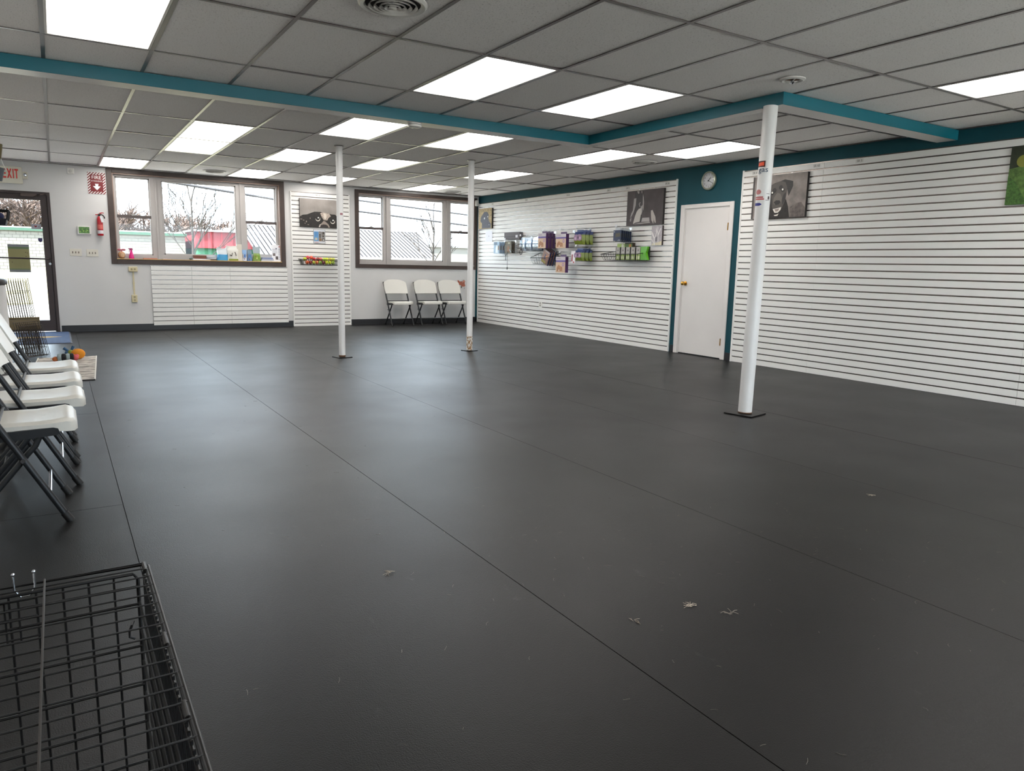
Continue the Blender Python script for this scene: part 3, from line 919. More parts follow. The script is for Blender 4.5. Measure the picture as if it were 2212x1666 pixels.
def draw_eyes(a):
    X = lambda p: px(p, 95, 135, 1215, 935)
    a.poly(M_BG1, [(0, 0), (1, 0), (1, 1), (0, 1)])
    a.poly(M_FURD, X([(95, 1075), (95, 740), (180, 680), (310, 660), (430, 600), (520, 560), (700, 555), (800, 590), (900, 585), (1030, 620), (1130, 620), (1200, 680), (1310, 740), (1310, 1075)]))
    a.poly(M_FURM, X([(690, 600), (760, 570), (880, 590), (960, 600), (1010, 680), (930, 760), (900, 830), (800, 830), (740, 740)]))
    a.poly('#c8bdb0', X([(790, 600), (850, 600), (880, 700), (850, 800), (800, 760)]))
    a.poly('#8e8178', X([(790, 850), (840, 870), (930, 960), (980, 1070), (650, 1070), (690, 980)]))
    a.poly('#2c2422', X([(700, 1000), (780, 970), (860, 975), (920, 1020), (920, 1072), (680, 1072)]))
    a.poly('#cfc6bb', X([(640, 1072), (665, 990), (720, 950), (690, 1000), (672, 1072)]))
    for ex, ey in ((620, 785), (1060, 850)):
        a.disc('#d8d1c5', (ex - 95) / 1215, 1 - (ey + 12 - 135) / 935, 0.056)
        a.disc('#1a1614', (ex - 95 - 4) / 1215, 1 - (ey - 8 - 135) / 935, 0.05)
        a.disc('#efeae2', (ex - 95 + 12) / 1215, 1 - (ey - 30 - 135) / 935, 0.016)
    for q in [(130, 830, 70, 20), (200, 860, 50, 22), (280, 900, 30, 60), (390, 790, 16, 60), (330, 1000, 50, 20), (240, 960, 25, 30)]:
        a.disc('#9a8b82', (q[0] - 95) / 1215, 1 - (q[1] - 135) / 935, q[2] / 2400, q[3] / 1870, 9)
canvas('grey canvas print of a dog peeping over the edge, on the back wall', (3.69, YB - 0.018, 1.752), 0.735, 0.483, 'x', 0.03, draw_eyes)

def draw_lab(a):
    X = lambda p: px(p, 175, 400, 1215, 965)
    a.poly(M_BG2, [(0, 0), (1, 0), (1, 1), (0, 1)])
    a.rect('#3b3432', 0, 0.035, 0, 1)
    a.poly(mat('print_dark_bokeh', '#635a56', 0.7, var=0.5, scale=22), X([(1050, 1150), (1180, 1060), (1300, 1050), (1390, 1180), (1390, 1365), (1080, 1365)]))
    a.poly(M_FURD, X([(400, 1365), (430, 1180), (480, 1080), (600, 1020), (960, 960), (1020, 1130), (1060, 1365)]))
    a.poly('#231f1d', X([(455, 830), (500, 740), (580, 640), (690, 575), (690, 700), (600, 760), (560, 900), (545, 1030), (500, 960)]))
    a.poly('#231f1d', X([(820, 545), (910, 520), (1000, 545), (1090, 575), (1095, 680), (1050, 800), (1010, 895), (985, 780), (940, 660)]))
    a.poly('#4a443f', X([(600, 640), (700, 575), (830, 545), (920, 580), (970, 700), (960, 850), (940, 1000), (890, 1140), (820, 1250), (720, 1250), (660, 1120), (600, 980), (575, 800)]))
    a.poly('#625b54', X([(690, 900), (760, 800), (830, 830), (870, 930), (860, 1020), (780, 1080), (690, 1050), (670, 980)]))
    a.poly('#2b2625', X([(570, 800), (600, 800), (650, 950), (660, 1100), (600, 1040)]))
    a.poly('#2b2625', X([(900, 850), (950, 800), (950, 950), (890, 1080), (870, 960)]))
    a.poly('#1d1918', X([(690, 1010), (740, 970), (820, 975), (850, 1020), (800, 1070), (740, 1075)]))
    a.poly('#d9d3ca', X([(680, 1165), (770, 1150), (870, 1130), (860, 1190), (800, 1250), (730, 1250)]))
    a.poly('#8c7f78', X([(720, 1170), (830, 1155), (810, 1215), (750, 1225)]))
    a.poly('#c9c2b8', X([(715, 1300), (770, 1290), (825, 1270), (800, 1320), (740, 1325)]))
    for ex, ey in ((690, 740), (830, 690)):
        a.disc('#221d1b', (ex - 175) / 1215, 1 - (ey - 400) / 965, 0.035)
    for ex, ey in ((645, 800), (875, 745)):
        a.disc('#1b1716', (ex - 175) / 1215, 1 - (ey - 400) / 965, 0.03)
        a.disc('#f0ece4', (ex - 175) / 1215, 1 - (ey - 8 - 400) / 965, 0.015)
canvas('grey canvas print of a smiling black dog, right of the white door', (XR - 0.018, 6.16, 1.770), 0.755, 0.493, 'y', 0.034, draw_lab)

def draw_book(a):
    X = lambda p: px(p, 245, 330, 1155, 1120)
    a.poly(M_BG3, [(0, 0), (1, 0), (1, 1), (0, 1)])
    a.poly('#3a3436', X([(500, 360), (760, 350), (810, 600), (800, 1000), (700, 1200), (520, 1200), (480, 900), (500, 600)]))
    for st in ([(470, 580), (545, 570), (535, 800), (480, 1000), (420, 1130), (365, 1200), (400, 1050), (450, 950)],
               [(755, 440), (785, 560), (800, 720), (795, 1000), (765, 900), (755, 600)],
               [(700, 860), (760, 800), (760, 1020), (720, 1130), (690, 1000)]):
        a.poly('#a29a98', X(st))
    a.poly('#c2bbb4', X([(470, 1395), (530, 1140), (580, 1000), (640, 920), (720, 900), (740, 1060), (700, 1330), (560, 1350)]))
    a.poly('#b1a9a7', X([(740, 1340), (770, 1215), (990, 1215), (1005, 1350)]))
    a.poly('#2a2526', X([(690, 1330), (720, 1100), (745, 1130), (735, 1350)]))
    a.poly('#b7b0aa', X([(470, 1400), (720, 1370), (1010, 1360), (1030, 1385), (720, 1400)]))
    for st in ([(1030, 1010), (1080, 980), (1180, 1200), (1205, 1390), (1170, 1390), (1100, 1200)], [(1035, 1050), (1060, 1060), (1130, 1300), (1130, 1420), (1060, 1300)]):
        a.poly('#b5aca6', X(st))
    for st in ([(365, 1240), (420, 1160), (410, 1310), (370, 1310)],):
        a.poly('#938b89', X(st))
    a.poly('#aaa2a0', X([(560, 350), (610, 440), (640, 430), (640, 350)]))
    a.poly('#8c8482', X([(690, 345), (740, 360), (735, 440), (715, 430)]))
    a.poly('#9f9795', X([(640, 760), (680, 710), (700, 730), (665, 760), (690, 860), (675, 870)]))
canvas('dark grey canvas print with an open white book, left of the white door', (XR - 0.018, 8.465, 1.765), 0.765, 0.497, 'y', 0.034, draw_book)

def draw_drawing(a):
    a.poly(M_LEAF, [(0, 0), (1, 0), (1, 1), (0, 1)])
    a.poly(mat('print_slate_fur', '#4c4a52', 0.7, var=0.25, scale=30), [(0.24, 0.02), (0.25, 0.25), (0.12, 0.4), (0.16, 0.58), (0.32, 0.74), (0.42, 0.83), (0.6, 0.83), (0.7, 0.78), (0.78, 0.66), (0.75, 0.5), (0.8, 0.35), (0.92, 0.25), (0.95, 0.02)])
    a.disc('#c9c6c4', 0.44, 0.51, 0.04).disc('#c9c6c4', 0.7, 0.58, 0.03).disc('#8a8890', 0.8, 0.18, 0.05, 0.02)
canvas('small canvas print of a dark animal on autumn grass in the far corner', (XR - 0.018, 12.935, 1.857), 0.505, 0.388, 'y', 0.036, draw_drawing)

def draw_meadow(a):
    a.poly(M_GRASS, [(0, 0), (1, 0), (1, 1), (0, 1)])
    a.poly(mat('print_dark_foliage', '#2f3626', 0.7, var=0.4, scale=14), [(0, 0.62), (0.3, 0.7), (1, 0.66), (1, 1), (0, 1)])
    a.disc('#8a8a3c', 0.14, 0.74, 0.07)
    fur = mat('print_tan_fur', '#b3a08c', 0.7, var=0.3, scale=60)
    a.poly(fur, [(0.25, 0.06), (0.24, 0.25), (0.29, 0.42), (0.40, 0.5), (0.62, 0.5), (0.74, 0.4), (0.80, 0.22), (0.80, 0.06)])
    a.poly(fur, [(0.31, 0.46), (0.31, 0.62), (0.36, 0.76), (0.45, 0.84), (0.54, 0.83), (0.62, 0.74), (0.64, 0.6), (0.60, 0.46), (0.5, 0.38), (0.4, 0.39)])
    a.poly('#8f7760', [(0.30, 0.78), (0.27, 0.62), (0.29, 0.48), (0.34, 0.52), (0.36, 0.7)]).poly('#8f7760', [(0.62, 0.77), (0.68, 0.62), (0.67, 0.48), (0.62, 0.52), (0.59, 0.7)])
    a.poly('#c9bba8', [(0.38, 0.46), (0.40, 0.58), (0.47, 0.63), (0.53, 0.58), (0.55, 0.46), (0.47, 0.4)])
    a.disc('#2b211e', 0.40, 0.65, 0.018).disc('#2b211e', 0.53, 0.655, 0.018).disc('#33241f', 0.465, 0.545, 0.03).poly('#7a4a44', [(0.43, 0.47), (0.5, 0.47), (0.465, 0.43)])
    a.disc('#8a6a50', 0.34, 0.16, 0.04)
    a.poly(mat('print_tall_grass', '#46692f', 0.7, var=0.5, scale=60), [(0, 0), (1, 0), (1, 0.1), (0.7, 0.07), (0.4, 0.13), (0.2, 0.09), (0.08, 0.4), (0, 0.5)])
canvas('colour canvas print of a tan dog in green grass at the right edge', (XR - 0.018, 3.343, 1.778), 0.76, 0.50, 'y', 0.022, draw_meadow, '#2c3a22')

def draw_tree(a):
    a.poly(mat('print_pale_bark', '#b5aeb2', 0.7, var=0.2, scale=40), [(0, 0), (1, 0), (1, 1), (0, 1)])
    a.poly('#d8cfb4', [(0.0, 0.0), (1, 0), (1, 0.22), (0.6, 0.14), (0.2, 0.12)])
    for st in ([(0.28, 0.0), (0.36, 0.0), (0.30, 0.4), (0.05, 0.7), (0.02, 0.6), (0.22, 0.36)], [(0.62, 0.15), (0.68, 0.15), (0.66, 0.5), (0.9, 0.85), (0.84, 0.88), (0.62, 0.55)],
               [(0.02, 0.3), (0.05, 0.34), (0.24, 0.14), (0.2, 0.12)], [(0.3, 0.36), (0.34, 0.36), (0.52, 0.66), (0.42, 0.92), (0.38, 0.9), (0.46, 0.66)], [(0.64, 0.5), (0.5, 0.75), (0.56, 0.96), (0.6, 0.95), (0.55, 0.76), (0.67, 0.54)]):
        a.poly('#ece8e6', st)
    for st in ([(0.38, 0.2), (0.6, 0.2), (0.58, 0.45), (0.4, 0.4)],):
        a.poly('#7f7b80', st)
canvas('narrow pale print of white tree branches, below the open-book canvas', (XR - 0.018, 7.91, 1.478), 0.212, 0.272, 'y', 0.03, draw_tree, '#39302e')

t = thing('paper_sheet', 'plain white sheet in a clear holder below the far corner print', 'paper', (XR - 0.019, 12.72, 1.597), RZ)
MB().box(0, 0.27, -0.003, 0, 0, 0.218).build('holder', M_PAPER, t)
a = Art((0, -0.0036, 0), (1, 0, 0), (0, 0, 1), 0.27, 0.218)
a.rect('#d8d6de', 0.04, 0.96, 0.05, 0.95).disc('#8c8a96', 0.5, 0.52, 0.05, 0.05)
a.build('print', t)
MB().tube([(0.135, -0.002, 0.218), (0.135, 0.006, 0.226)], 0.003, 5).build('clip', M_CHROME, t)

t = thing('flyer_holder', 'blue and white flyer in a clear holder under the dog-eyes canvas', 'flyer', (3.928, YB - 0.018, 1.470))
MB().box(0, 0.215, -0.006, 0, 0, 0.24).build('holder', mat('grey_clear_acrylic', '#7f8184', 0.2), t)
a = Art((0.006, -0.0066, 0.004), (1, 0, 0), (0, 0, 1), 0.203, 0.232)
a.rect('#cfd0d6', 0, 1, 0, 1).rect('#5d93c4', 0.02, 0.42, 0.14, 0.87)
a.rect('#5a5650', 0.44, 0.66, 0.38, 0.87).rect('#77726b', 0.68, 0.98, 0.4, 0.87).rect('#7a6148', 0.44, 0.7, 0.14, 0.37).rect('#4b4640', 0.72, 0.98, 0.14, 0.38)
a.disc('#d8d4cc', 0.86, 0.24, 0.06).disc('#2f2b28', 0.86, 0.76, 0.08).disc('#c9c4ba', 0.55, 0.76, 0.05).disc('#2f2b28', 0.84, 0.52, 0.06)
for q in range(5):
    a.rect('#3f6f9e', 0.06, 0.34, 0.56 + q * 0.06, 0.575 + q * 0.06)
a.rect('#b9b7a4', 0.1, 0.32, 0.22, 0.4).rect('#c7989a', 0.1, 0.4, 0.04, 0.08)
a.build('print', t)
MB().tube([(0.1, 0.0, 0.24), (0.1, 0.008, 0.25)], 0.003, 5).build('clip', M_CHROME, t)

# ================================================================ BACK WALL FITTINGS
# exit sign
t = thing('exit_sign', 'white box sign with red EXIT letters above the entry door', 'sign', (-0.46, YB, 2.17))
bevel(W(MB().box(-0.60, -0.318, YB - 0.055, YB - 0.001, 2.17, 2.407), 'housing', mat('sign_housing', '#d8d3c2', 0.45), t), 0.006)
a = Art((-0.60, YB - 0.0562, 2.17), (1, 0, 0), (0, 0, 1), 0.282, 0.237)
m_exit = flat('#d8342c', 0.4)
def bars(art, m, quads):
    for q in quads:
        art.poly(m, q)
y0, y1 = 0.30, 0.86
bars(a, m_exit, [[(0.16, y0), (0.21, y0), (0.21, y1), (0.16, y1)], [(0.21, y1 - .1), (0.32, y1 - .1), (0.32, y1), (0.21, y1)], [(0.21, 0.53), (0.31, 0.53), (0.31, 0.63), (0.21, 0.63)], [(0.21, y0), (0.32, y0), (0.32, y0 + .1), (0.21, y0 + .1)],
                 [(0.35, y0), (0.41, y0), (0.56, y1), (0.50, y1)], [(0.50, y0), (0.56, y0), (0.41, y1), (0.35, y1)],
                 [(0.60, y0), (0.65, y0), (0.65, y1), (0.60, y1)], [(0.68, y1 - .1), (0.84, y1 - .1), (0.84, y1), (0.68, y1)], [(0.735, y0), (0.785, y0), (0.785, y1 - .1), (0.735, y1 - .1)]])
W(a.mb, 'red_letters', a.mats, t)
hd = W(MB().box(-0.316, -0.255, YB - 0.05, YB - 0.002, 2.245, 2.345), 'lamp_head', mat('lamp_head_beige', '#cfc9b8', 0.5), t)
W(MB().lathe([(0.022, 0), (0.024, -0.012), (0.018, -0.02), (0.004, -0.022)], (-0.285, YB - 0.05, 2.30), 16, 'y'), 'lamp_lens', M_CHROME, hd, True)

t = thing('wall_sensor', 'small square white sensor high on the wall beside the fire sign', 'sensor', (0.29, YB, 2.375))
bevel(W(MB().box(0.245, 0.335, YB - 0.03, YB - 0.001, 2.365, 2.45), 'body', M_WPLAS, t), 0.008)
W(MB().lathe([(0.026, 0), (0.024, -0.012), (0.01, -0.016)], (0.29, YB - 0.03, 2.405), 16, 'y'), 'lens', mat('milky_lens', '#cfccc6', 0.3), t, True)

# fire extinguisher sign with slanted border stripes
t = thing('fire_sign', 'red and white FIRE EXTINGUISHER arrow sign beside the left window', 'sign', (0.62, YB, 2.096))
fx, fz, fw_, fh = 0.502, 2.096, 0.238, 0.318
W(MB().box(fx, fx + fw_, YB - 0.004, YB - 0.0005, fz, fz + fh), 'plate', flat('#e9e4e2'), t)
a = Art((fx, YB - 0.0046, fz), (1, 0, 0), (0, 0, 1), fw_, fh)
RED = '#741319'
def clip_band(c0, c1):
    """diagonal band between x+y*k=c0 and c1, clipped to the unit square (y scaled by aspect)"""
    k = fh / fw_
    def clip(poly, f):
        out = []
        for i in range(len(poly)):
            p, q = poly[i], poly[(i + 1) % len(poly)]
            fp, fq = f(p), f(q)
            if fp >= 0: out.append(p)
            if fp * fq < 0:
                s_ = fp / (fp - fq)
                out.append((p[0] + (q[0] - p[0]) * s_, p[1] + (q[1] - p[1]) * s_))
        return out
    po_ = [(0, 0), (1, 0), (1, 1), (0, 1)]
    po_ = clip(po_, lambda p: (p[0] - p[1] * k) - c0)
    return clip(po_, lambda p: c1 - (p[0] - p[1] * k))
k_ = -1.34
while k_ < 1.0:
    b_ = clip_band(k_, k_ + 0.085)
    if len(b_) > 2: a.poly(RED, b_)
    k_ += 0.165
a.rect(RED, 0.15, 0.85, 0.11, 0.89)
a.text('#efeceb', 'FIRE', 0.5, 0.76, 0.072, 0.15)
a.text('#e7d9d8', 'EXTINGUISHER', 0.5, 0.595, 0.03, 0.15)
a.poly('#f0eceb', [(0.40, 0.47), (0.60, 0.47), (0.57, 0.36), (0.72, 0.36), (0.5, 0.17), (0.28, 0.36), (0.43, 0.36)])
W(a.mb, 'print', a.mats, t)

# extinguisher on its bracket
t = thing('fire_extinguisher', 'red fire extinguisher with paper tag hanging left of the window', 'extinguisher', (0.625, YB - 0.06, 1.47))
M_RED = mat('red_enamel', '#b3202a', 0.3)
MB().lathe([(0.036, 0.0), (0.04, 0.006), (0.04, 0.235), (0.036, 0.262), (0.022, 0.285), (0.014, 0.292)], n=24).build('cylinder', M_RED, t, True)
MB().lathe([(0.0405, 0.03), (0.0405, 0.08)], n=24, cap=False).build('white_label', flat('#d5cfd3'), t, True)
MB().lathe([(0.0405, 0.10), (0.0405, 0.165)], n=24, cap=False).build('printed_label', mat('print_extinguisher_label', '#d0655e', 0.5, var=0.3, scale=120), t, True)
MB().lathe([(0.014, 0.29), (0.014, 0.315), (0.018, 0.318), (0.018, 0.325), (0.006, 0.33)], n=14).build('valve', M_BLACK, t, True)
MB().tube([(-0.055, 0, 0.312), (0.0, 0, 0.318), (0.03, 0, 0.33)], (0.007), 6).tube([(0.0, 0, 0.335), (0.03, 0, 0.345), (0.06, 0, 0.343)], 0.007, 6).build('handle', M_RED, t)
MB().tube([(0.012, -0.01, 0.32), (0.045, -0.012, 0.31), (0.062, -0.01, 0.285), (0.068, -0.006, 0.26)], 0.008, 8).build('hose', M_BLACK, t, True)
MB().hexa([(0.0, -0.046, 0.29), (0.025, -0.046, 0.295), (0.058, -0.048, 0.205), (0.02, -0.048, 0.20), (0.0, -0.044, 0.29), (0.025, -0.044, 0.295), (0.058, -0.046, 0.205), (0.02, -0.046, 0.20)]).build('paper_tag', M_PAPER, t)
MB().box(-0.012, 0.012, 0.038, 0.06, 0.2, 0.33).build('bracket', M_BLACK, t)

t = thing('photo_frame', 'small white digital screen showing green leaves below the fire sign', 'screen', (0.41, YB, 1.482))
bevel(W(MB().box(0.322, 0.502, YB - 0.03, YB - 0.001, 1.484, 1.604), 'bezel', M_WPLAS, t), 0.004)
a = Art((0.34, YB - 0.0308, 1.498), (1, 0, 0), (0, 0, 1), 0.14, 0.096)
a.poly(mat('screen_leaves', '#4f7d33', 0.25, var=0.6, scale=60), [(0, 0), (1, 0), (1, 1), (0, 1)])
for q in range(8):
    a.disc(('#8fb84a', '#2d4a20', '#6fa03a')[q % 3], 0.1 + 0.115 * q, 0.25 + 0.5 * ((q * 7) % 5) / 5, 0.07)
W(a.mb, 'screen', a.mats, t)

def switch_plate(label, x0, x1, z0, z1):
    t = thing('switch_plate', label, 'light switch', ((x0 + x1) / 2, YB, z0), group='light switches by the door')
    bevel(W(MB().box(x0, x1, YB - 0.007, YB - 0.0005, z0, z1), 'plate', mat('ivory_plate', '#d9d3c6', 0.45), t), 0.003)
    for q in range(3):
        cx = x0 + (x1 - x0) * (q + 1) / 4
        zc = (z0 + z1) / 2
        W(MB().hexa([(cx - .006, YB - .007, zc - .014), (cx + .006, YB - .007, zc - .014), (cx + .006, YB - .007, zc + .014), (cx - .006, YB - .007, zc + .014),
                     (cx - .005, YB - .02, zc - .012), (cx + .005, YB - .02, zc - .012), (cx + .005, YB - .012, zc + .002), (cx - .005, YB - .012, zc + .002)]), 'toggle', mat('brown_toggle', '#5b4a40', 0.5), t)
switch_plate('left three-gang switch plate, beside the door', 0.20, 0.357, 1.155, 1.262)
switch_plate('right three-gang switch plate, beneath the extinguisher', 0.42, 0.578, 1.15, 1.26)

def outlet(label, x0, x1, z0, z1, horizontal):
    t = thing('wall_outlet', label, 'outlet', ((x0 + x1) / 2, YB, z0), group='almond surface outlets')
    bevel(W(MB().box(x0, x1, YB - 0.04, YB - 0.0005, z0, z1), 'box', M_ALMOND, t), 0.005)
    cx, cz = (x0 + x1) / 2, (z0 + z1) / 2
    for s_ in (-1, 1):
        ox, oz = (s_ * 0.022, 0) if horizontal else (0, s_ * 0.024)
        W(MB().box(cx + ox - .014, cx + ox + .014, YB - .0425, YB - .04, cz + oz - .014, cz + oz + .014), 'socket', mat('socket_shade', '#a2946e', 0.5), t)
    return t
outlet('almond surface outlet box just under the left end of the window', 0.977, 1.103, 0.93, 1.006, True)
lower = outlet('almond surface outlet box low on the wall, at the end of a raceway', 0.997, 1.077, 0.447, 0.564, False)
t = thing('cable_raceway', 'thin almond raceway strip joining the two outlet boxes', 'raceway', (1.04, YB, 0.565))
W(MB().hexa([(1.028, YB - .014, .566), (1.05, YB - .014, .566), (1.05, YB - .0005, .566), (1.028, YB - .0005, .566), (1.028, YB - .014, .928), (1.05, YB - .014, .928), (1.05, YB - .0005, .928), (1.028, YB - .0005, .928)]), 'channel', M_ALMOND, t)
W(MB().box(1.024, 1.054, YB - .016, YB - .0005, .74, .76), 'coupling', M_ALMOND, t)

t = thing('motion_sensor', 'white motion sensor high in the far right corner', 'sensor', (7.222, YB - 0.012, 2.30))
bevel(W(MB().box(7.19, 7.254, YB - 0.075, YB - 0.023, 2.305, 2.42), 'body', M_WPLAS, t), 0.012, 3)
W(MB().box(7.2, 7.244, YB - 0.079, YB - 0.074, 2.315, 2.35), 'lens', mat('milky_lens', '#cfccc6', 0.3), t)

t = thing('wall_outlet', 'white duplex outlet on the slatwall under the hanging goods', 'outlet', (XR - 0.018, 10.72, 0.43), RZ)
bevel(MB().box(-0.05, 0.05, -0.008, 0, 0, 0.105).build('plate', M_WPLAS, t), 0.003)
for z in (0.032, 0.073):
    MB().box(-0.018, 0.018, -0.010, -0.008, z - 0.015, z + 0.015).build('socket', mat('socket_grey', '#9a958c', 0.5), t)

# wall decal: a brown animal seen beside the third chair
t = thing('wall_decal', 'brown animal decal on the wall behind the right-hand folding chair', 'decal', (6.92, YB, 0.655))
a = Art((6.82, YB - 0.0012, 0.655), (1, 0, 0), (0, 0, 1), 0.185, 0.185)
a.poly('#a8604a', [(0.0, 0.98), (0.2, 0.98), (0.28, 0.85), (0.62, 0.88), (0.72, 0.6), (0.7, 0.35), (0.55, 0.3), (0.45, 0.45), (0.2, 0.5)])
a.disc('#a5583f', 0.82, 0.86, 0.15).disc('#d9a08a', 0.82, 0.88, 0.08).disc('#b06650', 0.84, 0.45, 0.15).disc('#dfae9b', 0.86, 0.5, 0.07)
a.poly('#a8604a', [(0.6, 0.3), (0.95, 0.35), (0.92, 0.75), (0.68, 0.8)])
a.poly('#4a4a3c', [(0.42, 0.25), (0.52, 0.12), (0.6, 0.2), (0.5, 0.4)]).poly('#4a4a3c', [(0.84, 0.2), (0.88, 0.02), (0.92, 0.2)])
W(a.mb, 'print', a.mats, t)

# clock
t = thing('wall_clock', 'round silver wall clock on the teal wall above the white door', 'clock', (XR, 6.912, 2.291), RZ)
R_ = 0.117
MB().lathe([(R_ - 0.005, 0), (R_, -0.01), (R_, -0.035), (R_ - 0.012, -0.043), (R_ - 0.020, -0.036)], n=40, axis='y', cap=False).build('rim', mat('silver_rim', '#a9aa98', 0.35, metal=0.5), t, True)
MB().lathe([(R_ - 0.012, -0.020), (R_ - 0.012, -0.022)], n=40, axis='y').build('dial', mat('white_dial', '#dcd9dc', 0.5), t)
a = Art((0, -0.0226, 0), (1, 0, 0), (0, 0, 1), 1, 1)
for h_ in range(1, 13):
    an = PI / 2 - h_ * PI / 6
    a.text('#26262a', str(h_), 0.078 * math.cos(an), 0.078 * math.sin(an), 0.034)
a.build('numerals', t)
for nm, an, ln, w_ in (('hour_hand', PI / 2 - (1 + 19 / 60) * PI / 6, 0.055, 0.0055), ('minute_hand', PI / 2 - 19.5 * PI / 30, 0.08, 0.004)):
    d = Vector((math.cos(an), 0, math.sin(an)))
    n_ = Vector((-math.sin(an), 0, math.cos(an)))
    p0, p1 = -d * 0.015, d * ln
    o_ = Vector((0, -0.0275 if nm[0] == 'h' else -0.029, 0))
    b_ = Vector((0, 0.001, 0))
    MB().hexa([p0 + n_ * w_ + o_, p0 - n_ * w_ + o_, p1 - n_ * w_ * .5 + o_, p1 + n_ * w_ * .5 + o_, p0 + n_ * w_ + o_ + b_, p0 - n_ * w_ + o_ + b_, p1 - n_ * w_ * .5 + o_ + b_, p1 + n_ * w_ * .5 + o_ + b_]).build(nm, M_BLACK, t)
MB().lathe([(0.005, -0.0228), (0.005, -0.031)], n=10, axis='y').build('centre_pin', M_BLACK, t)
MB().lathe([(R_ - 0.014, -0.0345), (R_ - 0.014, -0.0352)], n=40, axis='y').build('cover_glass', mat_glass('clock_glass', (0.97, 0.98, 0.98), 0.15), t)

# ================================================================ WIRE BASKETS
def wire_basket(label, loc, rz, w, d, hf, hb, pitch, m, drop=0.0, cat='basket', group=None, rw=0.0032):
    """opens upward; local x along the wall, -y out from it; narrower at the bottom"""
    t = thing('wire_basket', label, cat, loc, rz, group)
    ins = 0.035
    # bottom grid, front, sides
    rim = MB().tube([(0, 0, hb), (0, -d, hf), (w, -d, hf), (w, 0, hb)], rw * 1.7, 6)
    rim.build('rim', m, t)
    MB().tube([(ins, 0, 0), (ins, -d + ins, 0), (w - ins, -d + ins, 0), (w - ins, 0, 0), (ins, 0, 0)], rw * 1.3, 6).build('base_ring', m, t)
    fw_ = MB()
    n = max(4, int(w / pitch))
    for q in range(n + 1):
        f = q / n
        fw_.tube([(f * w, -d, hf), (ins + f * (w - 2 * ins), -d + ins, 0), (ins + f * (w - 2 * ins), 0, 0), (f * w, 0, hb)], rw, 4)
    fw_.build('wire_cage', m, t)
    sw = MB()
    n2 = max(3, int(d / pitch))
    for q in range(1, n2):
        f = q / n2
        for sx, s2 in ((0, ins), (w, w - ins)):
            sw.tube([(sx, -d * f, hb + (hf - hb) * f), (s2, -(d - ins) * f, 0)], rw, 4)
    sw.build('side_wires', m, t)
    for x in (w * 0.2, w * 0.8):
        MB().tube([(x, 0, hb), (x, 0.002, hb + 0.03), (x, 0.012, hb + 0.034)], rw * 1.8, 5).build('slat_hook', m, t)
    return t
BXL, BXR, BY = 3.655, 4.325, YB - 0.02
wire_basket('black wire basket full of coloured balls under the flyer', (BXL, BY, 1.095), 0, BXR - BXL, 0.25, 0.088, 0.092, 0.034, M_WIRE)
front = ['#e06a3c', '#8f2f2c', '#b9c04a', '#d77a45', '#8fb04a', '#6d2437', '#c9d534', '#c6d22f', '#9db93f']
upper = ['#c7d03e', '#cf4a55', '#e05a3e', '#c2383a', '#9a2f30', '#e0705e', '#b7cf3e', '#d3d93c', '#cfc23a', '#c3cf45']
ball_me = {}
names = {'#e06a3c': 'orange', '#8f2f2c': 'dark red', '#b9c04a': 'yellow-green', '#d77a45': 'orange', '#8fb04a': 'green', '#6d2437': 'maroon', '#c9d534': 'lime', '#c6d22f': 'lime', '#9db93f': 'green',
         '#c7d03e': 'lime', '#cf4a55': 'pinkish red', '#e05a3e': 'orange red', '#c2383a': 'red', '#9a2f30': 'dark red', '#e0705e': 'coral', '#b7cf3e': 'lime green', '#d3d93c': 'yellow', '#cfc23a': 'mustard', '#c3cf45': 'lime'}
ordn = ['first', 'second', 'third', 'fourth', 'fifth', 'sixth', 'seventh', 'eighth', 'ninth', 'tenth', 'eleventh']
def tball(c, loc, label):
    if c not in ball_me:
        mb = MB().ball((0, 0, 0), 0.0315, 16, 10)
        ball_me[c] = mb.mesh('ball', mat('felt_' + c.strip('#'), c, 0.85, var=0.1, scale=60), True)
        seam = MB()
        pts = [(0.0317 * math.cos(t_) * math.sqrt(1 - (0.5 * math.sin(2 * t_)) ** 2), 0.0317 * math.sin(t_) * math.sqrt(1 - (0.5 * math.sin(2 * t_)) ** 2), 0.0317 * 0.5 * math.sin(2 * t_)) for t_ in [2 * PI * q / 24 for q in range(25)]]
        seam.tube(pts, 0.0012, 4)
        ball_me[c + 's'] = seam.mesh('seam', flat('#e8e4d0'))
    o = link('toy_ball', ball_me[c], None, loc)
    o.rotation_euler = (random.uniform(0, 3), random.uniform(0, 3), 0)
    tag(o, label, 'ball', 'balls in the wire basket')
    link('seam', ball_me[c + 's'], o)
nf = len(front)
for q, c in enumerate(front):
    tball(c, (BXL + 0.10 + q * (BXR - BXL - 0.15) / nf, BY - 0.178, 1.095 + 0.0355), f'{names[c]} ball, {ordn[q]} from the left in the bottom row of the ball basket')
for q, c in enumerate(upper):
    tball(c, (BXL + 0.065 + q * (BXR - BXL - 0.10) / 10, BY - 0.165 + 0.02 * (q % 2), 1.095 + 0.094 + (0.026 if q in (1, 2) else 0)), f'{names[c]} ball, {ordn[q]} from the left on top of the ball basket')

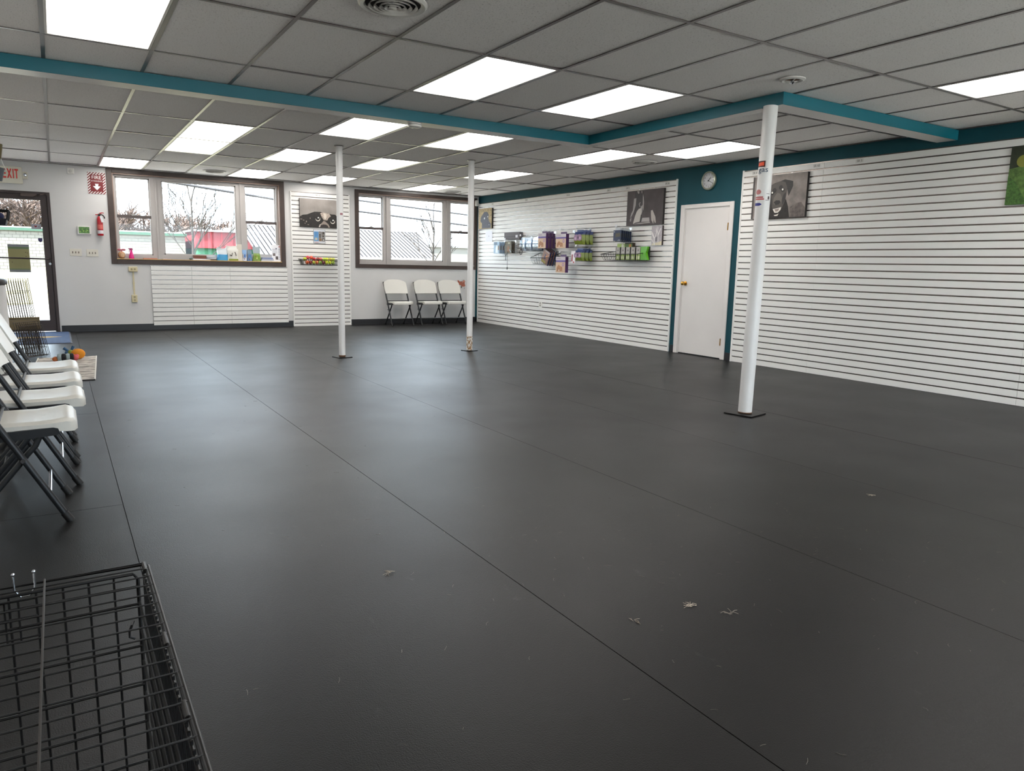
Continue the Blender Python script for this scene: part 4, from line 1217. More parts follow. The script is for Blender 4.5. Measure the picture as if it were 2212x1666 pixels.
# ================================================================ GOODS ON THE RIGHT SLATWALL
HX = XR - 0.018        # slat face
def hook(parent_label, y, z, length, twin=True):
    t = thing('display_hook', parent_label, 'hook', (HX, y, z), group='chrome display hooks on the right wall')
    MB().box(-0.004, 0.0, -0.025, 0.025, -0.02, 0.018).build('hook_plate', M_CHROME, t)
    MB().tube([(-0.003, 0, 0), (-length, 0, 0.004), (-length - 0.008, 0, 0.018)], 0.0028, 6).build('lower_arm', M_CHROME, t)
    if twin:
        MB().tube([(-0.003, 0, 0.016), (-length - 0.01, 0, 0.03)], 0.002, 5).build('upper_arm', M_CHROME, t)
        MB().box(-length - 0.014, -length - 0.011, -0.018, 0.018, 0.016, 0.046).build('price_tag', M_PAPER, t)
    return t

def pack(name, label, cat, y, z_top, dist, w, h, th, group, front_art, body, tilt=0.0, header=None, soft=False):
    """flat package hanging face out; y is the centre of its width, dist the distance of its back from the slats"""
    t = thing(name, label, cat, (HX - dist, y, z_top - h), RZ, group)
    t.rotation_euler = (0, 0, RZ + tilt)
    mb = MB()
    if soft:
        n = 6
        prof = [(0.15, 0), (0.8, 0.12), (1, 0.3), (1, 0.55), (0.7, 0.8), (0.25, 0.93), (0.12, 1)]
        vs, fs = [], []
        for f, hz in prof:
            vs += [(-w / 2, 0.0, hz * h), (-w / 2 * 0.94, -th * f, hz * h), (w / 2 * 0.94, -th * f, hz * h), (w / 2, 0.0, hz * h)]
        for i in range(len(prof) - 1):
            b = i * 4
            for j in range(4):
                j2 = (j + 1) % 4
                fs.append((b + j, b + j2, b + 4 + j2, b + 4 + j))
        fs += [(0, 3, 2, 1), tuple(len(vs) - 4 + q for q in range(4))]
        mb.add(vs, fs)
        mb.build('pouch', body, t, True)
        yf = -th * 1.0 - 0.0008
    else:
        mb.box(-w / 2, w / 2, -th, 0, 0, h)
        mb.build('carton', body, t)
        yf = -th - 0.0006
    if front_art:
        a = Art((-w / 2 * 0.92 if soft else -w / 2, yf, h * 0.3 if soft else 0), (1, 0, 0), (0, 0, 1), w * (0.92 if soft else 1), h * (0.25 if soft else 1))
        front_art(a)
        a.build('print', t)
    if header:
        MB().box(-w / 2 * 0.6, w / 2 * 0.6, -0.002, 0.0, h, h + 0.035).build('hang_tab', header, t)
    return t

M_PURP = mat('purple_carton', '#4b2459', 0.5)
def art_treat(a):
    a.rect('#c9a98c', 0, 1, 0, 1).rect('#bdb3b8', 0, 1, 0.78, 1).rect('#5f4a8c', 0, 1, 0.66, 0.78)
    a.poly(mat('print_puppies', '#a5714a', 0.6, var=0.45, scale=60), [(0.12, 0.08), (0.14, 0.35), (0.3, 0.5), (0.5, 0.4), (0.7, 0.36), (0.72, 0.1)])
    a.disc('#7d5aa0', 0.78, 0.5, 0.1).disc('#c9a98c', 0.78, 0.5, 0.06).rect('#8a7c86', 0.1, 0.5, 0.86, 0.9).disc('#e6d9cc', 0.36, 0.14, 0.05)
def art_grain(a):
    a.rect('#b5b43a', 0, 1, 0, 1)
def chew_bag(name, label, y, zt, dist, w, h, th, group, face):
    t = thing(name, label, 'treat bag', (HX - dist, y, zt - h), RZ, group)
    M_G = mat('olive_foil', '#7d8b2e', 0.35, var=0.15, scale=30)
    M_B = mat('navy_foil', '#22356b', 0.35)
    for nm, f0, f1, m in (('lower_pouch', 0.0, 0.76, M_G), ('blue_top', 0.76, 1.0, M_B)):
        vs, fs, rows = [], [], 5
        for q in range(rows + 1):
            f = f0 + (f1 - f0) * q / rows
            b = max(0.08, math.sin(PI * min(0.98, f * 0.9 + 0.06)) ** 0.7)
            ww = w / 2 * (0.96 if 0.05 < f < 0.9 else 1.0)
            vs += [(-ww, 0, f * h), (-ww * .8, -th * b, f * h), (ww * .8, -th * b, f * h), (ww, 0, f * h)]
        for q in range(rows):
            for j in range(4):
                j2 = (j + 1) % 4
                fs.append((q * 4 + j, q * 4 + j2, q * 4 + 4 + j2, q * 4 + 4 + j))
        fs += [(0, 3, 2, 1), tuple(rows * 4 + q for q in range(4))]
        MB().add(vs, fs).build(nm, m, t, True)
    if face:
        a = Art((-w * 0.4, -th - 0.002, h * 0.24), (1, 0, 0), (0, 0, 1), w * 0.8, h * 0.56)
        a.poly('#8d6a86', [(0.05, 0.15), (0.0, 0.5), (0.1, 0.85), (0.3, 1.0), (0.48, 0.85), (0.55, 0.95), (0.75, 1.0), (0.95, 0.8), (1.0, 0.4), (0.9, 0.1), (0.65, 0.05), (0.5, 0.2), (0.3, 0.02)])
        a.poly('#3d2a44', [(0.44, 0.55), (0.55, 0.85), (0.62, 0.5), (0.52, 0.22)]).disc('#b79ab0', 0.22, 0.4, 0.1).disc('#b79ab0', 0.78, 0.45, 0.1)
        a.build('print', t)
    MB().box(-w * 0.3, w * 0.3, -0.003, 0.0, h, h + 0.03).build('hang_tab', M_B, t)
    return t

# long grey shelf box with a price tag
t = thing('grey_shelf_box', 'long grey box shelf on the far slatwall above the hanging packs', 'shelf', (HX, 11.62, 1.63), RZ)
MB().box(-0.265, 0.265, -0.075, 0, 0.0, 0.128).build('front_box', mat('grey_felt', '#6b6769', 0.8), t)
MB().box(-0.265, 0.265, -0.077, -0.075, 0.045, 0.052).build('seam', M_BLACK, t)
MB().box(0.14, 0.21, -0.079, -0.0755, 0.03, 0.075).build('price_tag', M_PAPER, t)

# clear packs and harness
hook('chrome hook holding the leftmost pale blue pack on the right wall', 11.98, 1.60, 0.22)
def art_blue(a):
    a.rect('#9fb9cf', 0, 1, 0, 1).rect('#6d7f92', 0.05, 0.6, 0.72, 0.98).poly('#e5eef6', [(0.3, 0.05), (0.75, 0.05), (0.7, 0.6), (0.52, 0.75), (0.36, 0.5)]).poly('#8b7a6c', [(0.72, 0.3), (0.95, 0.3), (0.95, 0.7), (0.75, 0.66)])
def art_camo(a):
    a.poly(mat('print_camo', '#6c6351', 0.6, var=0.5, scale=50), [(0, 0), (1, 0), (1, 1), (0, 1)])
    a.poly('#8a5f3c', [(0.3, 0.1), (0.35, 0.5), (0.5, 0.65), (0.68, 0.5), (0.7, 0.1)]).poly('#9fb2c0', [(0.6, 0.3), (0.66, 0.34), (0.98, 0.1), (0.94, 0.04)]).rect('#b9b69c', 0.45, 0.75, 0.78, 0.92)
for q in range(3):
    pack('accessory_pack', ('pale blue hanging pack, %s of three on the leftmost hook' % ('front', 'middle', 'back')[q]), 'package', 11.98, 1.585, 0.06 + 0.055 * (2 - q), 0.19, 0.215, 0.012, 'hanging packs on the far slatwall', art_blue, mat('clear_pack', '#b7c6d4', 0.25), 0.06)
hook('chrome hook holding the brown harness pack on the right wall', 11.60, 1.60, 0.22)
for q in range(2):
    pack('harness_pack', 'brown patterned harness pack, %s of two on its hook' % ('front', 'back')[q], 'package', 11.60, 1.59, 0.14 - 0.06 * q, 0.21, 0.215, 0.016, 'hanging packs on the far slatwall', art_camo, mat('brown_pack', '#4a443c', 0.5), 0.04)
t = thing('harness_strap', 'black dog harness straps dangling below the brown harness pack', 'harness', (HX - 0.17, 11.62, 1.08), RZ)
M_WEB = mat('black_webbing', '#1f1e22', 0.7)
def strap(mb, pts, w=0.013, th=0.002):
    for p, q in zip(pts[:-1], pts[1:]):
        p, q = Vector(p), Vector(q)
        d = (q - p).normalized()
        s = d.cross(Vector((0, 1, 0))).normalized() * (w / 2)
        o = Vector((0, th, 0))
        e = d * 0.003
        mb.hexa([p - s - e, p + s - e, q + s + e, q - s + e, p - s - e + o, p + s - e + o, q + s + e + o, q - s + e + o])
    return mb
strap(MB(), [(-0.07, 0, 0.50), (-0.11, 0, 0.40), (-0.095, 0, 0.32), (-0.045, 0, 0.245), (0.02, 0, 0.31), (0.03, 0, 0.33)]).build('girth_loop', M_WEB, t)
strap(MB(), [(-0.045, 0, 0.25), (-0.045, 0, 0.16)], 0.018).build('chest_tab', M_WEB, t)
strap(MB(), [(0.02, -0.003, 0.32), (0.02, -0.003, 0.03)], 0.011).build('hanging_strap', M_WEB, t)
MB().box(0.009, 0.031, -0.01, 0.004, 0.0, 0.04).build('slide_clip', M_BLACK, t)
# silver foil packs
M_FOIL = mat('silver_foil', '#aeb9c6', 0.22, metal=0.75, var=0.2, scale=25)
def art_foil(a):
    a.rect('#71829a', 0, 1, 0.7, 1).poly('#d9e6ee', [(0.2, 0.0), (0.8, 0.0), (0.7, 0.6), (0.5, 0.8), (0.34, 0.5)])
for c_, yy in enumerate((11.06, 10.86, 10.64)):
    hook('chrome hook of the %s silver foil packs' % ('left', 'middle', 'right')[c_], yy, 1.655, 0.23)
    for q in range(2):
        pack('foil_pack', 'silver foil pack, %s one on the %s of three hooks' % (('front', 'back')[q], ('left', 'middle', 'right')[c_]), 'package', yy, 1.645, 0.17 - 0.08 * q, 0.17, 0.232, 0.03, 'silver foil packs', art_foil, M_FOIL, 0.05 * (c_ - 1), soft=True)
t = thing('dog_leash', 'black slip leash looped over the silver foil packs', 'leash', (HX - 0.245, 11.02, 1.345), RZ)
MB().tube([(-0.012, 0, 0.29), (0.0, -0.004, 0.305), (0.018, 0, 0.285), (0.02, 0, 0.1), (0.035, 0, 0.05), (0.025, 0, 0.012), (-0.015, 0, 0.005), (-0.045, 0, 0.03), (-0.02, 0, 0.12), (-0.012, 0, 0.29)], 0.0075, 6).build('loop', M_WEB, t, True)
MB().box(-0.022, 0.014, -0.012, 0.008, 0.08, 0.1).build('stop_ring', mat('brown_leather', '#4a3126', 0.6), t)
# purple treat boxes
hook('chrome hook behind the left row of purple treat boxes', 10.33, 1.725, 0.25)
for q in range(3):
    pack('treat_box', 'purple and tan treat box, %s of three on the left hook' % ('front', 'middle', 'back')[q], 'treat box', 10.33, 1.70, 0.22 - 0.066 * q, 0.235, 0.25, 0.052, 'purple treat boxes', art_treat, M_PURP, 0.0, M_PURP)
hook('chrome hook over the single purple treat box in the middle', 9.80, 1.725, 0.27)
pack('treat_box', 'purple and tan treat box hanging alone on the middle hook', 'treat box', 9.80, 1.675, 0.20, 0.28, 0.225, 0.06, 'purple treat boxes', art_treat, M_PURP, 0.0, M_PURP)
hook('chrome hook over the lowest purple treat box', 9.79, 1.355, 0.27)
pack('treat_box', 'lowest purple and tan treat box, hanging beside the slanted books', 'treat box', 9.79, 1.31, 0.20, 0.265, 0.255, 0.06, 'purple treat boxes', art_treat, M_PURP, 0.0, M_PURP)
# green and navy chew bags
hook('chrome hook of the upper green and navy chew bags', 9.36, 1.745, 0.27)
for q in range(3):
    chew_bag('chew_bag', 'green and navy chew bag, %s of three on the upper hook' % ('front', 'middle', 'back')[q], 9.36, 1.70, 0.20 - 0.075 * q, 0.27, 0.195, 0.05, 'green and navy chew bags', q == 0)
hook('chrome hook of the lower green and navy chew bags', 9.36, 1.455, 0.27)
for q in range(3):
    chew_bag('chew_bag', 'green and navy chew bag, %s of three on the lower hook' % ('front', 'middle', 'back')[q], 9.35, 1.415, 0.20 - 0.075 * q, 0.24, 0.165, 0.05, 'green and navy chew bags', q == 0)
def art_red(a):
    a.rect('#e3dde0', 0, 1, 0, 1).poly('#8e1f2b', [(0.05, 0.15), (0.4, 0.15), (0.45, 0.75), (0.15, 0.7)]).poly('#a83a3a', [(0.5, 0.02), (0.9, 0.02), (0.8, 0.14), (0.55, 0.14)])
pack('red_white_pack', 'red and white pack tucked behind the lower chew bags', 'package', 9.47, 1.40, 0.235, 0.10, 0.19, 0.012, None, art_red, mat('white_card', '#ddd8da', 0.5))
# dark cards on the right hook
hook('chrome twin hook of the dark blue card packs', 8.40, 1.725, 0.27)
def art_card(a):
    a.rect('#2a3350', 0, 1, 0, 1).rect('#9aa0aa', 0.04, 0.18, 0.78, 0.94).poly('#4d4a3d', [(0.25, 0.35), (0.9, 0.4), (0.9, 0.75), (0.3, 0.7)]).poly('#8f95a2', [(0.5, 0.02), (0.96, 0.02), (0.8, 0.14)])
for q in range(6):
    pack('card_pack', 'dark blue clear card pack, %s from the front on the right-hand hook' % ordn[q], 'package', 8.40, 1.695 - 0.003 * q, 0.245 - 0.038 * q, 0.17, 0.155, 0.008, 'dark blue card packs', art_card, mat('dark_clear_pack', '#3c4550', 0.3), 0.02 * (q % 2), mat('clear_tab', '#c3c7c9', 0.3))
# baskets with contents
wire_basket('black wire basket holding slanted books on the right slatwall', (HX, 10.75, 1.19), RZ, 0.60, 0.22, 0.105, 0.195, 0.045, M_WIRE)
def art_bookc(a):
    a.poly(mat('print_dog_cover', '#9a6f58', 0.5, var=0.5, scale=45), [(0, 0), (1, 0), (1, 1), (0, 1)])
    a.poly('#4a4660', [(0.3, 0.3), (0.6, 0.35), (0.62, 0.65), (0.36, 0.7)]).poly('#c57f4a', [(0.5, 0.4), (0.8, 0.5), (0.7, 0.68), (0.5, 0.6)]).rect('#b3a24c', 0.05, 0.7, 0.04, 0.2).rect('#c6b3a8', 0.1, 0.9, 0.86, 0.95)
for q in range(3):
    t = thing('slanted_book', 'slanted boxed book, %s in the wire basket beside the treat boxes' % ('front one', 'second', 'third')[q], 'book', (HX - 0.125 + 0.035 * q, 10.43 - 0.025 * q, 1.199), 0, 'books in the wire basket')
    t.rotation_euler = (0.42, 0, RZ)
    mb = MB().box(-0.10, 0.10, -0.028, 0, 0, 0.24).build('cover', flat('#2b3a6b'), t)
    a = Art((-0.10, -0.0286, 0), (1, 0, 0), (0, 0, 1), 0.2, 0.24)
    art_bookc(a)
    a.build('print', t)
    t.rotation_euler = Matrix.Rotation(RZ, 3, 'Z').to_euler()
    t.rotation_euler = (Matrix.Rotation(RZ, 3, 'Z') @ Matrix.Rotation(0.42, 3, 'Y')).to_euler()
bk2 = wire_basket('long black wire basket of green boxes left of the tree print', (HX, 8.78, 1.262), RZ, 0.83, 0.24, 0.088, 0.13, 0.042, M_WIRE)
def art_gbox(a):
    a.rect('#a8a39c', 0, 1, 0.45, 1).rect('#93a85c', 0, 1, 0, 0.45).disc('#6d6a66', 0.5, 0.75, 0.16).rect('#c9cfa8', 0.1, 0.9, 0.08, 0.3)
for q in range(5):
    yy = 8.50 - q * 0.112
    t = thing('supplement_box', 'small grey and green box, %s from the left in the long basket' % ordn[q], 'box', (HX - 0.09, yy, 1.268), RZ, 'green boxes in the long basket')
    MB().box(-0.048, 0.048, -0.055, 0, 0, 0.185).build('carton', flat('#2b2c26'), t)
    a = Art((-0.036, -0.0556, 0), (1, 0, 0), (0, 0, 1), 0.084, 0.185)
    art_gbox(a)
    a.build('print', t)
t = thing('green_pouch', 'bright green waisted pouch at the right end of the long basket', 'pouch', (HX - 0.09, 7.955, 1.268), RZ)
vs = []
for z, w_ in ((0, 0.10), (0.10, 0.062), (0.19, 0.095)):
    vs += [(-w_, 0, z), (-w_, -0.05, z), (w_, -0.05, z), (w_, 0, z)]
fs = [(b + j, b + (j + 1) % 4, b + 4 + (j + 1) % 4, b + 4 + j) for b in (0, 4) for j in range(4)] + [(0, 3, 2, 1), (8, 9, 10, 11)]
MB().add(vs, fs).build('pouch', mat('bright_green_plastic', '#5da821', 0.35), t)
MB().box(-0.1, 0.1, -0.012, 0.0, 0.0, 0.192).build('backing_card', flat('#1c2b16'), t)
for q, (yy, c1, c2, w_) in enumerate(((8.52, '#a9bf6a', '#d8d9c4', 0.17), (8.35, '#5d7a35', '#b0742f', 0.16))):
    t = thing('snack_carton', ('pale green carton lying behind the long basket', 'dark green and orange carton behind the long basket')[q], 'box', (HX - 0.01, yy, 1.445), RZ)
    MB().box(-w_ / 2, w_ / 2, -0.06, 0, 0, 0.075).build('carton', flat('#3a2f22' if q else '#cfd2bd'), t)
    a = Art((-w_ / 2, -0.0606, 0), (1, 0, 0), (0, 0, 1), w_, 0.075)
    a.rect(c1, 0, 1, 0, 0.8).disc(c2, 0.72, 0.4, 0.16)
    a.build('print', t)
    MB().box(-w_ / 2 - 0.005, w_ / 2 + 0.005, -0.07, 0.0, -0.004, -0.0002).build('shelf_clip', M_CHROME, t)

# ================================================================ THINGS ON THE WINDOW SILL  (sill top at z=1.132)
SZ, SY = 1.1322, YB + 0.03
t = thing('ornament', 'round pink and brown ornament at the left end of the window sill', 'ornament', (0.90, SY, SZ))
M_PK = mat('rose_glaze', '#b85f6d', 0.35)
MB().ball((0, 0, 0.055), 0.055, 18, 12, (0.95, 0.6, 1.0)).build('body', mat('speckled_tan', '#b98a62', 0.5, var=0.4, scale=40), t, True)
MB().tube([(0, 0, 0.1), (0, 0, 0.125)], 0.012, 8).build('neck', M_PK, t)
for s_ in (-1, 1):
    MB().ball((s_ * 0.028, 0, 0.135), 0.03, 12, 8, (1, 0.5, 0.55)).build('knob_lobe', M_PK, t, True)
MB().lathe([(0.03, -0.035), (0.022, -0.037), (0.002, -0.0375)], (0.012, 0, 0.05), 16, 'y').build('medallion', mat('tan_medallion', '#cda884', 0.5), t, True)
t = thing('spray_bottle', 'magenta plastic spray bottle standing on the window sill', 'bottle', (1.034, SY - 0.01, SZ))
MB().lathe([(0.034, 0), (0.036, 0.006), (0.035, 0.03), (0.026, 0.075), (0.016, 0.115), (0.014, 0.135)], n=22).build('bottle', mat('magenta_plastic', '#d8207c', 0.25), t, True)
M_DM = mat('dark_magenta', '#8e1a55', 0.35)
MB().box(-0.028, 0.022, -0.012, 0.012, 0.135, 0.162).box(-0.042, -0.028, -0.007, 0.007, 0.148, 0.16).build('spray_head', M_DM, t)
MB().tube([(-0.018, 0, 0.138), (-0.026, 0, 0.118), (-0.03, 0, 0.1)], 0.005, 6).build('trigger', M_DM, t)
def paper(label, x0, x1, y0, y1, col, th=0.004, cat='paper'):
    o = tag(MB().box(x0, x1, y0, y1, SZ, SZ + th).build('folded_paper', flat(col)), label, cat)
    W(MB().box(x0 + 0.01, (x0 + x1) / 2, y0 + 0.008, y1 - 0.008, SZ + th, SZ + th + 0.002), 'top_leaf', flat('#e2d5cf'), o)
paper('flat orange-pink leaflet lying on the window sill left of the centre', 1.20, 1.40, SY - 0.05, SY + 0.03, '#c9745a', 0.012)
paper('flat pale pink leaflet lying on the sill below the mullion', 1.48, 1.60, SY - 0.05, SY + 0.03, '#d0b0b0', 0.008)
t = thing('window_tool', 'small grey handled tool lying on the sill by the brown tray', 'tool', (1.92, SY, SZ))
MB().ball((-0.02, 0, 0.02), 0.02, 12, 8).build('head', mat('grey_rubber', '#5f6f66', 0.5), t, True)
MB().tube([(0, 0, 0.018), (0.06, 0, 0.016), (0.11, 0, 0.022)], 0.008, 8).build('handle', mat('grey_rubber', '#5f6f66', 0.5), t, True)
t = thing('brown_tray', 'shallow brown tray on the sill in front of the bare tree', 'tray', (2.03, SY, SZ))
MB().hexa([(-0.08, -0.04, 0.02), (0.10, -0.04, 0.02), (0.10, 0.04, 0.02), (-0.08, 0.04, 0.02), (-0.09, -0.05, 0.075), (0.11, -0.05, 0.075), (0.11, 0.05, 0.075), (-0.09, 0.05, 0.075)]).build('tray_body', mat('brown_card', '#8a5a4a', 0.6), t)
MB().box(-0.10, 0.17, -0.05, 0.05, 0, 0.02).build('paper_pile', M_PAPER, t)
t = thing('white_dish', 'white shallow dish on the sill beside the blue bag', 'dish', (2.22, SY, SZ))
MB().lathe([(0.03, 0), (0.075, 0.02), (0.082, 0.05), (0.078, 0.05), (0.07, 0.022), (0.03, 0.006)], n=24).build('bowl', mat('white_glaze', '#d8dadd', 0.2), t, True)
MB().lathe([(0.083, 0.048), (0.085, 0.052), (0.082, 0.054)], n=24, cap=False).build('lip', mat('grey_lip', '#9fa5ab', 0.3), t)

def sill_bag(name, label, x, w, h, d, m_low, m_top, split, cat='bag', lean=0.0, art=None, ears=True):
    t = thing(name, label, cat, (x, SY + 0.02, SZ))
    def shell(f0, f1, rows):
        vs, fs = [], []
        for q in range(rows + 1):
            f = f0 + (f1 - f0) * q / rows
            fat = max(0.12, (1 - f ** 2.2))
            ww = w / 2 * (1.0 - 0.12 * math.sin(PI * f)) * (1.0 if f < 0.85 else 0.9 + 0.1 * (f > 0.97))
            ox = lean * f * h
            n = 10
            for k in range(n):
                a_ = 2 * PI * k / n
                vs.append((ox + ww * math.copysign(abs(math.cos(a_)) ** 0.6, math.cos(a_)) + 0.006 * math.sin(7 * f + k), d / 2 * fat * math.copysign(abs(math.sin(a_)) ** 0.7, math.sin(a_)), f * h + 0.004 * math.sin(3 * k + 9 * f)))
        for q in range(rows):
            for k in range(10):
                k2 = (k + 1) % 10
                fs.append((q * 10 + k, q * 10 + k2, q * 10 + 10 + k2, q * 10 + 10 + k))
        fs += [tuple(reversed(range(10))), tuple(rows * 10 + k for k in range(10))]
        return MB().add([(a_, b_, max(0.0, c_)) for a_, b_, c_ in vs], fs)
    shell(0, split, 6).build('bag_body', m_low, t, True)
    shell(split, 1.0, 4).build('bag_top', m_top, t, True)
    if ears:
        for s_ in (-1, 1):
            MB().hexa([(lean * h + s_ * w * .42, -.004, h * .96), (lean * h + s_ * w * .2, -.004, h * .97), (lean * h + s_ * w * .3, -.004, h * 1.1), (lean * h + s_ * w * .42, -.004, h * 1.12),
                       (lean * h + s_ * w * .42, .004, h * .96), (lean * h + s_ * w * .2, .004, h * .97), (lean * h + s_ * w * .3, .004, h * 1.1), (lean * h + s_ * w * .42, .004, h * 1.12)]).build('crimp_corner', m_top, t)
    if art:
        a = Art((-w * 0.36, -d / 2 - 0.004, h * 0.12), (1, 0, 0), (0, 0, 1), w * 0.72, h * 0.6)
        art(a)
        a.build('print', t)
    return t
sill_bag('crumpled_bag', 'crumpled white and bright blue bag on the sill', 2.40, 0.19, 0.20, 0.10, mat('bright_blue_foil', '#3f97c9', 0.3), mat('crumpled_white', '#cfd6da', 0.4), 0.5)
def art_dash(a):
    a.poly('#3a2f28', [(0.1, 0.4), (0.35, 0.3), (0.42, 0.7), (0.36, 0.7), (0.3, 0.42), (0.12, 0.5)]).poly('#3a2f28', [(0.55, 0.75), (0.66, 0.7), (0.75, 0.35), (0.82, 0.35), (0.72, 0.78)]).rect('#8f9a32', 0, 1, -0.18, 0.02)
sill_bag('white_bag', 'plump white bag with dark brush strokes beside the blue bag', 2.565, 0.21, 0.245, 0.12, mat('cream_bag', '#d3d0c6', 0.45), mat('cream_bag_top', '#dcdad2', 0.45), 0.7, art=art_dash, ears=False)
t = thing('upright_board', 'narrow cream board standing upright on the sill', 'board', (2.672, SY - 0.02, SZ))
MB().hexa([(-0.042, 0, 0), (0.045, 0, 0), (0.045, 0.012, 0), (-0.042, 0.012, 0), (-0.036, 0.03, 0.278), (0.04, 0.03, 0.278), (0.04, 0.042, 0.278), (-0.036, 0.042, 0.278)]).build('board', mat('cream_board', '#cdc6b8', 0.5), t)
MB().hexa([(-0.01, 0.05, 0), (0.01, 0.05, 0), (0.01, 0.055, 0), (-0.01, 0.055, 0), (-0.01, 0.04, 0.2), (0.01, 0.04, 0.2), (0.01, 0.045, 0.2), (-0.01, 0.045, 0.2)]).build('prop_strut', mat('cream_board', '#cdc6b8', 0.5), t)
def art_sach(a):
    a.rect('#4f79b5', 0.2, 0.8, 0.3, 0.8).disc('#7d5a52', 0.4, 0.1, 0.2)
sill_bag('treat_sachet', 'slim white and blue sachet next to the upright board', 2.755, 0.07, 0.185, 0.05, mat('white_sachet', '#d5dbe6', 0.4), mat('blue_sachet', '#86a9d2', 0.4), 0.6, art=art_sach, ears=False)
sill_bag('treat_sachet', 'slim blue sachet between the white sachet and the green bag', 2.84, 0.075, 0.185, 0.05, mat('blue_sachet_low', '#6c8fbe', 0.4), mat('slate_sachet', '#6f8797', 0.4), 0.55, art=art_sach, ears=False)
def art_green(a):
    a.rect('#7ea03a', 0, 1, 0, 0.5).poly('#c8cf8a', [(0.3, 0.05), (0.5, 0.4), (0.6, 0.05)]).disc('#8c6a3c', 0.25, 0.35, 0.12)
sill_bag('green_bag', 'tall grey and green pouch bag standing on the sill', 2.955, 0.13, 0.24, 0.08, mat('green_pouch', '#8ba65a', 0.4, var=0.3, scale=30), mat('grey_pouch', '#9aa7ad', 0.35), 0.55, art=art_green)
t = thing('brochure_stack', 'low stack of blue-grey brochures on the sill, behind the white sheet', 'brochures', (3.12, SY + 0.01, SZ))
for q in range(3):
    MB().box(-0.10 + 0.01 * q, 0.12 - 0.01 * q, -0.04, 0.05, q * 0.022, q * 0.022 + 0.02).build('brochure', flat(('#c8cdd2', '#a7b0c6', '#8694b8')[q]), t)
t = thing('info_sheet', 'white printed information sheet leaning at the right end of the sill', 'paper', (3.305, SY - 0.03, SZ))
mm = Matrix.Rotation(-0.16, 4, 'X')
sh = MB().box(-0.10, 0.10, -0.0015, 0.0015, 0, 0.285)
sh.rot(0, mm)
sh.build('sheet', M_PAPER, t)
a = Art(mm @ Vector((-0.10, -0.0022, 0)), mm @ Vector((1, 0, 0)), mm @ Vector((0, 0, 1)), 0.2, 0.285)
for q in range(7):
    a.rect('#b3b6c0', 0.56, 0.92, 0.12 + q * 0.1, 0.16 + q * 0.1)
    if q > 3: a.rect('#9fa3b0', 0.06, 0.46, 0.12 + q * 0.1, 0.15 + q * 0.1)
a.rect('#6a5f5e', 0.08, 0.3, 0.34, 0.5).rect('#4f4848', 0.3, 0.52, 0.12, 0.32).rect('#b8635c', 0.6, 0.86, 0.88, 0.93).rect('#54576a', 0.34, 0.46, 0.76, 0.82)
a.build('print', t)
MB().hexa([(-0.01, 0.10, 0), (0.01, 0.10, 0), (0.01, 0.104, 0), (-0.01, 0.104, 0), (-0.01, 0.035, 0.18), (0.01, 0.035, 0.18), (0.01, 0.039, 0.18), (-0.01, 0.039, 0.18)]).build('prop_strut', M_PAPER, t)

